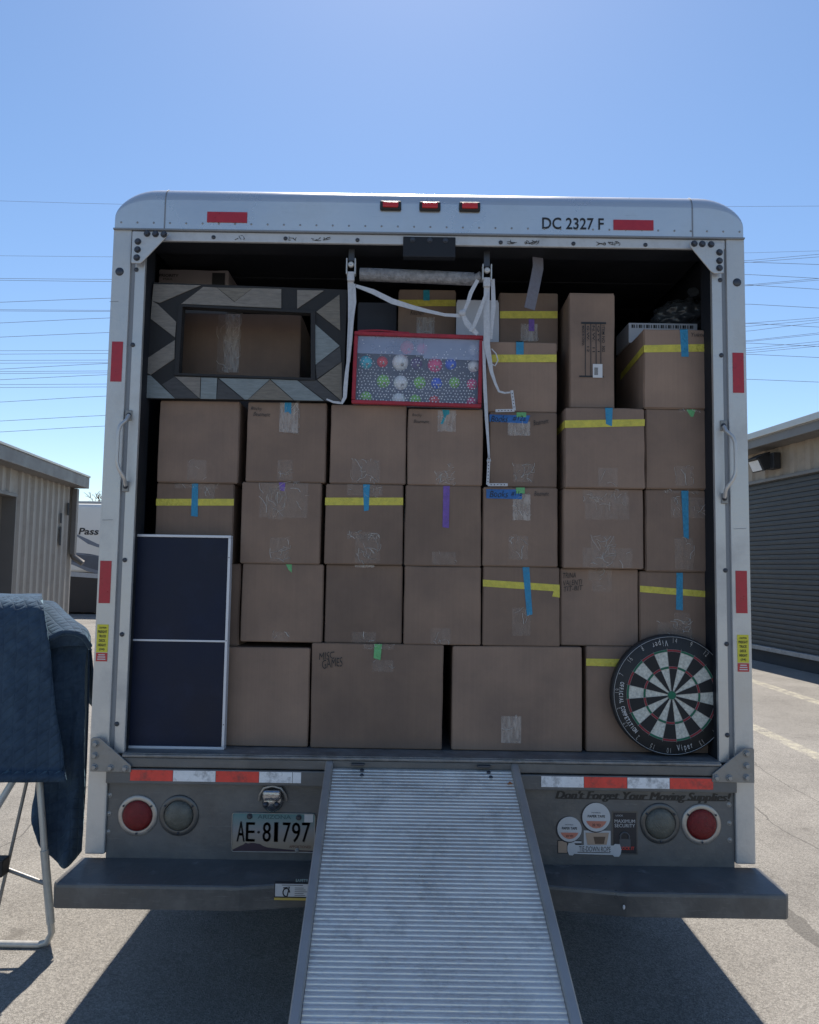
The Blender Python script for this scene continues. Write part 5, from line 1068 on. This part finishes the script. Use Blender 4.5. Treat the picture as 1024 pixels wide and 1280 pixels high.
# left pair of straps
web([(35, 170), (37, 260), (36, 380), (30, 480), (22, 590)], [.024, .024, .022, .020, .014], YSb)
web([(52, 185), (57, 280), (48, 330), (40, 400), (30, 520), (15, 640), (8, 720), (5, 770), (-10, 800), (-55, 795), (-90, 780)], [.012, .010, .012, .012, .010, .014, .016, .014, .010, .008, .006], YSb-.005)
web([(62, 195), (150, 225), (250, 275), (350, 305), (430, 325), (520, 345), (600, 350)], [.012, .020, .022, .018, .014, .012, .014], YSb-.010, side=(.25, 0, 1))
# knot and Y strap
web([(690, 165), (655, 230), (640, 280), (618, 330)], [.014, .016, .014, .012], YSb-.012)
web([(610, 335), (635, 390), (668, 425), (690, 445)], [.014, .022, .020, .014], YSb-.014)
web([(735, 230), (700, 330), (670, 405), (650, 430)], [.010, .016, .014, .010], YSb-.018)
m_ = MB(); m_.sphere(at(*S_(610, 335), YSb-.014), .013, 12, sc=(1.1, .7, 1)); m_.build('knot', M['strap'], rig)
# right hanging straps
web([(738, 200), (735, 300), (737, 400), (738, 500), (748, 560), (762, 640), (782, 700), (800, 740), (830, 748), (858, 745)], [.022, .024, .024, .024, .020, .014, .010, .008, .007, .006], YSb-.006)
web([(768, 160), (772, 300), (762, 400), (758, 470)], [.014, .018, .014, .012], YSb)
web([(722, 480), (724, 600), (728, 720), (736, 880), (744, 1000), (749, 1085)], [.012, .012, .014, .013, .009, .008], YSb)
web([(762, 520), (785, 545), (795, 580), (780, 608), (765, 600)], [.004, .004, .004, .004, .004], YSb)
# buckles
for bx_, by_ in ((38, 92), (737, 122)):
    c = at(*S_(bx_, by_), YSb)
    for s in (-1, 1):
        m_ = MB(); m_.box(c.x+s*.0165-.0025, c.x+s*.0165+.0025, YSb-.02, YSb+.012, c.z-.04, c.z+.024, .002); m_.build('buckle_plate', M['alu'], rig)
    m_ = MB(); m_.lathe((c.x, YSb-.008, c.z), (0, -1, 0), [(.012, 0), (.012, .008), (.009, .012), (.004, .012), (0, .010)], 16); m_.tube([(c.x-.016, YSb-.006, c.z+.002), (c.x+.016, YSb-.006, c.z+.002)], .006, 8); m_.build('buckle_roller', M['alu'], rig)
    m_ = MB(); m_.box(c.x-.014, c.x+.014, YSb-.016, YSb+.002, c.z-.065, c.z-.028, .004, seg=2); m_.build('buckle_cam', M['strap'], rig)
    m_ = MB(); m_.box(c.x-.012, c.x+.012, YSb-.002, YSb+.012, c.z+.02, 2.88, .002); m_.build('hanger', M['bolt'], rig)
# L hooks with holes (perforated metal)
def lhook(pts, Y, wid=.011):
    m = MB(); P = [at(*S_(*p), Y) for p in pts]
    for i in range(len(P)-1):
        a, b = P[i], P[i+1]; d = (b-a).normalized(); nn_ = Vector((-d.z, 0, d.x))*wid/2
        m.prism([((a-nn_).x, (a-nn_).z), ((b-nn_).x, (b-nn_).z), ((b+nn_).x, (b+nn_).z), ((a+nn_).x, (a+nn_).z)], Y-.0015-i*.0006, Y+.0015)
    o = m.build('l_hook', M['strap'], rig)
    h = MB()
    for i in range(len(P)-1):
        a, b = P[i], P[i+1]; ln = (b-a).length; k = int(ln/.012)
        for j in range(1, k): c = a.lerp(b, j/k); h.lathe((c.x, Y-.0022-i*.0006, c.z), (0, -1, 0), [(.0022, 0), (0, .0002)], 7)
    h.build('hook_hole', M['ink'], o)
lhook([(866, 735), (880, 838), (782, 840)], YSb-.004)
lhook([(748, 1090), (742, 1222), (845, 1222)], YSb-.004)
m_ = MB(); a = at(*S_(748, 1085), YSb-.004); m_.tube([a+Vector((-.007, -.002, -.012)), a+Vector((0, -.002, .012)), a+Vector((.007, -.002, -.012)), a+Vector((-.007, -.002, -.012))], .0024, 6); m_.build('hook_eye', M['strap'], rig)

# ================================================================ NAVY PANEL
YN = 2.83
x0, x1, _, _ = rect(166, 668, 287, 934, YN); x1 = at(284.5, 800, YN).x; x0 = XL+.05
zt = at(230, 668.5, YN).z; zm = at(225, 801, YN).z; z0 = ZD+.0025
pn = empty('navy_panel', ((x0+x1)/2, YN+.02, z0), 'tall dark navy panel in thin white frame with one cross bar', 'panel')
m_ = MB(); m_.box(x0+.006, x1-.006, YN+.006, YN+.028, z0+.006, zt-.006); m_.build('panel_face', M['navy'], pn)
m_ = MB(); m_.box(x0, x1, YN, YN+.034, zt-.0095, zt, .0015); m_.box(x0, x1, YN, YN+.034, z0, z0+.0095, .0015); m_.box(x0, x0+.010, YN, YN+.034, z0+.010, zt-.010, .0015); m_.box(x1-.010, x1, YN, YN+.034, z0+.010, zt-.010, .0015)
m_.box(x0+.0102, x1-.0102, YN+.002, YN+.03, zm-.0035, zm+.0035, .001); m_.build('frame', M['frame_white'], pn)
m_ = MB()
for px, py in ((285.5, 697), (283.5, 801), (280.5, 906)): c = at(px, py, YN); m_.lathe((x1-.005, YN, c.z), (0, -1, 0), [(.0022, 0), (0, .001)], 8)
m_.build('screw', M['ink'], pn)

# ================================================================ DARTBOARD
YDb = 2.838; dc = at(839.8, 869, YDb); RD = .2245; dc.z = max(dc.z, ZD+.003+RD)
db = empty('dartboard', (dc.x, YDb+.02, ZD+.003), 'round black and white dartboard leaning at the right of the cargo bay', 'dartboard')
m_ = MB(); m_.lathe((dc.x, YDb+.038, dc.z), (0, -1, 0), [(RD-.004, 0), (RD, .003), (RD, .034), (RD-.003, .037), (0, .038)], 72); m_.build('board_body', M['black'], db)
M['sisal_w'] = pbr('cream_sisal', (.55, .55, .50), .85, 0, .28, 120, .3, 300)
M['sisal_k'] = pbr('black_sisal', (.02, .02, .022), .85, 0, .2, 120)
M['sisal_r'] = pbr('red_sisal', (.26, .03, .04), .85, 0, .2, 120)
M['sisal_g'] = pbr('green_sisal', (.02, .14, .08), .85, 0, .2, 120)
m_ = MB(); BASE = R(86.5)   # centre of the 14 sector
order = [14, 9, 12, 5, 20, 1, 18, 4, 13, 6, 10, 15, 2, 17, 3, 19, 7, 16, 8, 11]
def sec(r0, r1, a0, a1, mi, Y):
    n = 4; P = [(dc.x+r0*math.cos(a0+(a1-a0)*i/n), Y, dc.z+r0*math.sin(a0+(a1-a0)*i/n)) for i in range(n+1)]+[(dc.x+r1*math.cos(a1+(a0-a1)*i/n), Y, dc.z+r1*math.sin(a1+(a0-a1)*i/n)) for i in range(n+1)]
    m_.add(P, [list(range(len(P)))], mi)
Yd = YDb-.0015
for k in range(20):
    a = BASE-k*R(18); a0, a1 = a-R(9), a+R(9); dark = (k % 2 == 0)
    sec(.016, .099, a0, a1, 1 if dark else 0, Yd); sec(.107, .162, a0, a1, 1 if dark else 0, Yd)
    sec(.099, .107, a0, a1, 2 if dark else 3, Yd); sec(.162, .170, a0, a1, 2 if dark else 3, Yd)
m_.add([(dc.x+.0165*math.cos(R(15*i)), Yd-.0003, dc.z+.0165*math.sin(R(15*i))) for i in range(24)], [list(range(24))], 3)
m_.build('target_face', [M['sisal_w'], M['sisal_k'], M['sisal_r'], M['sisal_g']], db)
m_ = MB()
def circ(r, rad, Y): m_.tube([(dc.x+r*math.cos(R(5*i)), Y, dc.z+r*math.sin(R(5*i))) for i in range(73)], rad, 4, caps=False)
for r in (.016, .099, .107, .162, .170): circ(r, .0006, Yd-.001)
for k in range(20):
    a = BASE-(k+.5)*R(18); m_.tube([(dc.x+.016*math.cos(a), Yd-.001, dc.z+.016*math.sin(a)), (dc.x+.175*math.cos(a), Yd-.001, dc.z+.175*math.sin(a))], .0006, 4)
m_.build('wire_spider', pbr('thin_spider_wire', (.30, .30, .30), .4, .5), db)
m_ = MB(); circ(.2175, .0010, Yd-.002)
dlet = MB()
def ring_text(mb, s, a_mid, r, h, w_each, inward, bold=0, sp=1.0):
    """letters laid one by one along the circle; inward = letter tops face the centre"""
    n = len(s); 
    for i, ch in enumerate(s):
        if ch == ' ': continue
        off = (i-(n-1)/2)*w_each*sp/r
        a = a_mid+off if inward else a_mid-off
        rot = a+math.pi/2 if inward else a-math.pi/2
        vs, fs = text_mb(ch, bold); lx, hx = min(v.x for v in vs), max(v.x for v in vs); lz, hz = min(v.y for v in vs), max(v.y for v in vs)
        ww = (hx-lx)/max(.5, .62)*w_each*.9 if hx-lx < .62 else w_each*.9
        ww = min(ww, w_each*.95); hh = h*(hz-lz)/.73 if ch.islower() else h
        out = []
        for v in vs:
            u = ((v.x-lx)/max(1e-4, hx-lx)-.5)*ww; q = (v.y/.73-.5)*h
            out.append((dc.x+r*math.cos(a)+u*math.cos(rot)-q*math.sin(rot), Yd-.0012, dc.z+r*math.sin(a)+u*math.sin(rot)+q*math.cos(rot)))
        mb.add(out, fs)
nums = MB()
for k, v in enumerate(order):
    if v in (11, 6): continue
    ring_text(nums, str(v), BASE-k*R(18), .2045, .020, .011, False, bold=-.012)
m_.build('number_ring', pbr('pale_number_wire', (.42, .43, .45), .4, .4), db)
nums.build('number', pbr('pale_number_wire', (.36, .37, .39), .4, .4), db)
ring_text(dlet, 'OFFICIAL COMPETITION', R(196), .1905, .0155, .0100, True, bold=.02)
ring_text(dlet, 'Viper', R(103), .1935, .024, .0125, True, bold=-.005); ring_text(dlet, 'Viper', R(-76), .1935, .024, .0125, True, bold=-.005); ring_text(dlet, 'St', R(30), .190, .0165, .0115, True, bold=.01)
dlet.build('lettering', M['white_st'], db)

# ================================================================ FOLDING STAND AND BLANKET
stand = empty('folding_stand', (-1.9, 3.2, 0), 'pale tubular folding stand with crossed legs under the blue blanket', 'stand')
def leg(pts, r, mat, name='leg'):
    P = [at(px, py, Y) for px, py, Y in pts]
    sp = []
    for i in range(len(P)-1):
        for k in range(5): sp.append(P[i].lerp(P[i+1], k/5))
    sp.append(P[-1])
    for _ in range(2): sp = [sp[0]]+[(sp[i-1]+sp[i]*2+sp[i+1])/4 for i in range(1, len(sp)-1)]+[sp[-1]]
    m = MB(); m.tube(sp, r, 12); return m.build(name, M[mat], stand)
foot = ground(62, 1185); foot.z = .013
P = [at(34, 800, 3.30), at(50, 985, 3.20), at(57, 1080, 3.18)]
P.append(Vector((foot.x+.005, foot.y, .06))); P += [Vector((foot.x-.012, foot.y, .022)), Vector((foot.x-.045, foot.y, .013)), Vector((foot.x-.4, foot.y, .013)), Vector((foot.x-.95, foot.y, .013))]
m_ = MB(); m_.tube(P, .0135, 12); m_.build('leg', M['tube'], stand)
# outer sleeve of the near leg
m_ = MB(); a, b = P[2], P[3]; m_.tube([a.lerp(b, -.2), a.lerp(b, .86)], .0165, 12); m_.build('leg_sleeve', M['tube'], stand)
a = at(20, 970, 3.24); b = Vector((a.x-.34, 3.16, .01)); m_ = MB(); m_.tube([a+(a-b)*.12, b], .0145, 12); m_.build('leg', M['tube_blue'], stand)
a = at(34, 975, 3.24); b = at(-6, 1150, 3.24); m_ = MB(); m_.tube([a+(a-b)*.4, b, b+(b-a)*.4], .0075, 8); m_.build('brace', M['gusset'], stand)
a = at(55, 1104, 3.18); b = at(2, 1084, 3.2); m_ = MB(); m_.tube([a, b], .009, 8); m_.build('cross_rail', M['gusset'], stand)
c = at(2, 1083, 3.16); m_ = MB(); m_.box(c.x-.03, c.x+.018, 3.13, 3.19, c.z-.035, c.z+.035, .006); m_.build('joint_block', M['black'], stand)
m_ = MB(); m_.box(-2.55, -1.72, 3.26, 3.60, 1.32, 1.375, .01); m_.build('stand_top', M['tube'], stand)
m_ = MB(); m_.tube([(-2.42, foot.y, .013), (-2.42, foot.y+.1, 1.33)], .0135, 10); m_.build('leg', M['tube'], stand)

def blanket_mat():
    m, n, b = nodes('quilted_blue_blanket'); L = n.links.new; N = n.nodes.new
    g = N('ShaderNodeNewGeometry'); P = g.outputs['Position']
    b.inputs['Base Color'].default_value = (.045, .12, .19, 1); b.inputs['Roughness'].default_value = .85; b.inputs['Sheen Weight'].default_value = .3; b.inputs['Sheen Roughness'].default_value = .4; b.inputs['Sheen Tint'].default_value = (.5, .8, 1, 1); b.inputs['Specular IOR Level'].default_value = .2
    t = N('ShaderNodeTexNoise'); t.inputs['Scale'].default_value = 12; t.inputs['Detail'].default_value = 8; t.inputs['Roughness'].default_value = .7; L(P, t.inputs[0])
    r = N('ShaderNodeValToRGB'); e = r.color_ramp.elements; e[0].position = .3; e[0].color = (.022, .040, .072, 1); e[1].position = .75; e[1].color = (.060, .098, .148, 1); L(t.outputs[0], r.inputs[0]); L(r.outputs[0], b.inputs['Base Color'])
    sp = N('ShaderNodeSeparateXYZ'); L(P, sp.inputs[0])
    def mt(op, a, c=None):
        q = N('ShaderNodeMath'); q.operation = op
        for i, v in enumerate((a, c)):
            if v is None: continue
            if isinstance(v, (int, float)): q.inputs[i].default_value = v
            else: L(v, q.inputs[i])
        return q.outputs[0]
    u = mt('ADD', sp.outputs[0], mt('MULTIPLY', sp.outputs[1], 1.0)); v = mt('SUBTRACT', mt('MULTIPLY', sp.outputs[2], 1.2), mt('SUBTRACT', sp.outputs[0], mt('MULTIPLY', sp.outputs[1], .8)))
    q1 = mt('ABSOLUTE', mt('SINE', mt('MULTIPLY', u, 60))); q2 = mt('ABSOLUTE', mt('SINE', mt('MULTIPLY', v, 60)))
    h = mt('POWER', mt('MINIMUM', q1, q2), .45)
    h2 = mt('ADD', h, mt('MULTIPLY', t.outputs[0], .8))
    bp = N('ShaderNodeBump'); bp.inputs['Strength'].default_value = .5; bp.inputs['Distance'].default_value = .008; L(h2, bp.inputs['Height']); L(bp.outputs[0], b.inputs['Normal'])
    return m
M['blanket'] = blanket_mat()
bk = MB()
def sheet(fn, nu, nv, mi=0):
    vs = [fn(i/(nu-1), j/(nv-1)) for j in range(nv) for i in range(nu)]
    bk.add(vs, [[j*nu+i, j*nu+i+1, (j+1)*nu+i+1, (j+1)*nu+i] for j in range(nv-1) for i in range(nu-1)], mi, True)
def cr(P, t):
    n = len(P)-1; x = min(max(t, 0), .99999)*n; i = int(x); f_ = x-i
    g_ = lambda k: P[min(max(k, 0), n)]
    p0, p1, p2, p3 = g_(i-1), g_(i), g_(i+1), g_(i+2)
    return tuple(.5*(2*p1[k]+(p2[k]-p0[k])*f_+(2*p0[k]-5*p1[k]+4*p2[k]-p3[k])*f_*f_+(3*p1[k]-p0[k]-3*p2[k]+p3[k])*f_**3) for k in range(len(p1)))
xtop = at(52, 752, 3.25).x; xbot = at(84, 968, 3.145).x
prof = [(3.795, 0.695), (3.784, 0.962), (3.752, 1.228), (3.688, 1.388), (3.582, 1.422), (3.411, 1.426), (3.273, 1.42), (3.193, 1.377), (3.171, 1.228), (3.161, 0.962), (3.15, 0.802), (3.139, 0.642)]
def main_(u, v):
    y, z = cr(prof, v); s = max(0, (v-.58)/.42); xr_ = (xtop+(xbot-xtop)*s**.8) if y < 3.25 else xtop*y/3.25; x = -3.2+(xr_+3.2)*u
    n1 = noise.noise(Vector((x*2.2, v*3, 1))); n2 = noise.noise(Vector((x*9, v*5, 4)))
    y += (.016*n1*2+.010*n2+.010*math.sin(x*13+2*n1)*s+.006*noise.noise(Vector((x*14, v*16, 9))))*s
    if u > .85 and .5 < v < .8: z += .010*noise.noise(Vector((x*28, v*40, 2))); y += .012*noise.noise(Vector((x*26, v*40, 7)))
    z += .006*noise.noise(Vector((x*6, y*6, 3)))+(.05*(1-u)*0 if v > .9 else 0)
    if v > .97: z += .035*u
    return (x, y, z)
sheet(main_, 90, 70)
# end part: lit quilted slope falling to the right and towards the viewer
ea = [at(52, 751, 3.510), at(68, 753, 3.510), at(84, 768, 3.490), at(98, 783, 3.450), at(110, 795, 3.390), at(112.5, 803, 3.370)]
eb = [at(52, 801, 3.185), at(62, 796, 3.180), at(76, 789.5, 3.180), at(90, 789, 3.190), at(103, 794, 3.220), at(111.5, 806, 3.280)]
def end_(u, v):
    a = Vector(cr([tuple(p) for p in ea], u)); b = Vector(cr([tuple(p) for p in eb], u))
    # back skirt folds down behind
    if v < .15: w_ = v/.15; p = a+Vector((0, .12*(1-w_), -.35*(1-w_)))
    else:
        w_ = (v-.15)/.85; p = a.lerp(b, w_)+Vector((0, 0, .03*math.sin(math.pi*w_)))
        p.z += .004*noise.noise(p*18)
    return tuple(p)
sheet(end_, 40, 50)
# rolled lip edge under the slope
lipc = [Vector(cr([tuple(p) for p in eb], i/30)) for i in range(31)]
bk.tube([p+Vector((0, .006, -.006)) for p in lipc], .009, 8)
def under(u, v):   # shaded inner curl below the lip
    b = Vector(cr([tuple(p) for p in eb], u)); w_ = v
    return (b.x-.01*u*w_, b.y+.05*math.sin(w_*1.4), b.z-.004-.075*w_*(.35+math.sin(math.pi*min(1, u*1.0))*.5))
sheet(under, 30, 10)
# far flap hanging down beside the truck
fa_ = [at(54, 795, 3.270), at(70, 798, 3.280), at(90, 798, 3.300), at(109, 808, 3.330)]
fb_ = [at(40, 1020, 3.200), at(57, 1066, 3.220), at(83, 1083, 3.250), at(100, 1066, 3.280)]
def flap(u, v):
    a = Vector(cr([tuple(p) for p in fa_], u)); b = Vector(cr([tuple(p) for p in fb_], u)); p = a.lerp(b, v); p.y += .022*math.sin(u*11+v*3)*v**.6+.007*noise.noise(Vector((u*9, v*14, 4)))+.012*noise.noise(p*5); p.x += .006*noise.noise(Vector((3, p.z*7, 1)))*v
    return tuple(p)
sheet(flap, 40, 60)
# right side curl running down the edge
se = [at(110.5, 812, 3.330), at(111, 832, 3.340), at(110.5, 870, 3.350), at(109, 920, 3.350), at(106, 990, 3.340), at(101, 1060, 3.320)]
def sidef(u, v):
    p = Vector(cr([tuple(q_) for q_ in se], v)); return (p.x-.09*u, p.y+.16*u, p.z+.01*u+.004*noise.noise(Vector((u*9, v*20, 5))))
sheet(sidef, 12, 50)
bo = bk.build('moving_blanket', M['blanket'], None, 'blue quilted moving blanket draped over the folding stand left of the truck', 'blanket')
so_ = bo.modifiers.new('thickness', 'SOLIDIFY'); so_.thickness = .007; so_.offset = 0
sm_ = MB()
pts = [Vector(cr([tuple(ea[0]), tuple(Vector(ea[0]).lerp(eb[0], .5)+Vector((0, -.0, .034))), tuple(eb[0])], i/12)) for i in range(13)]
sm_.ribbon([p+Vector((.004, -.008, .004)) for p in pts], .010, .004); sm_.build('bound_edge', pbr('light_blue_binding', (.14, .24, .32), .8), bo)
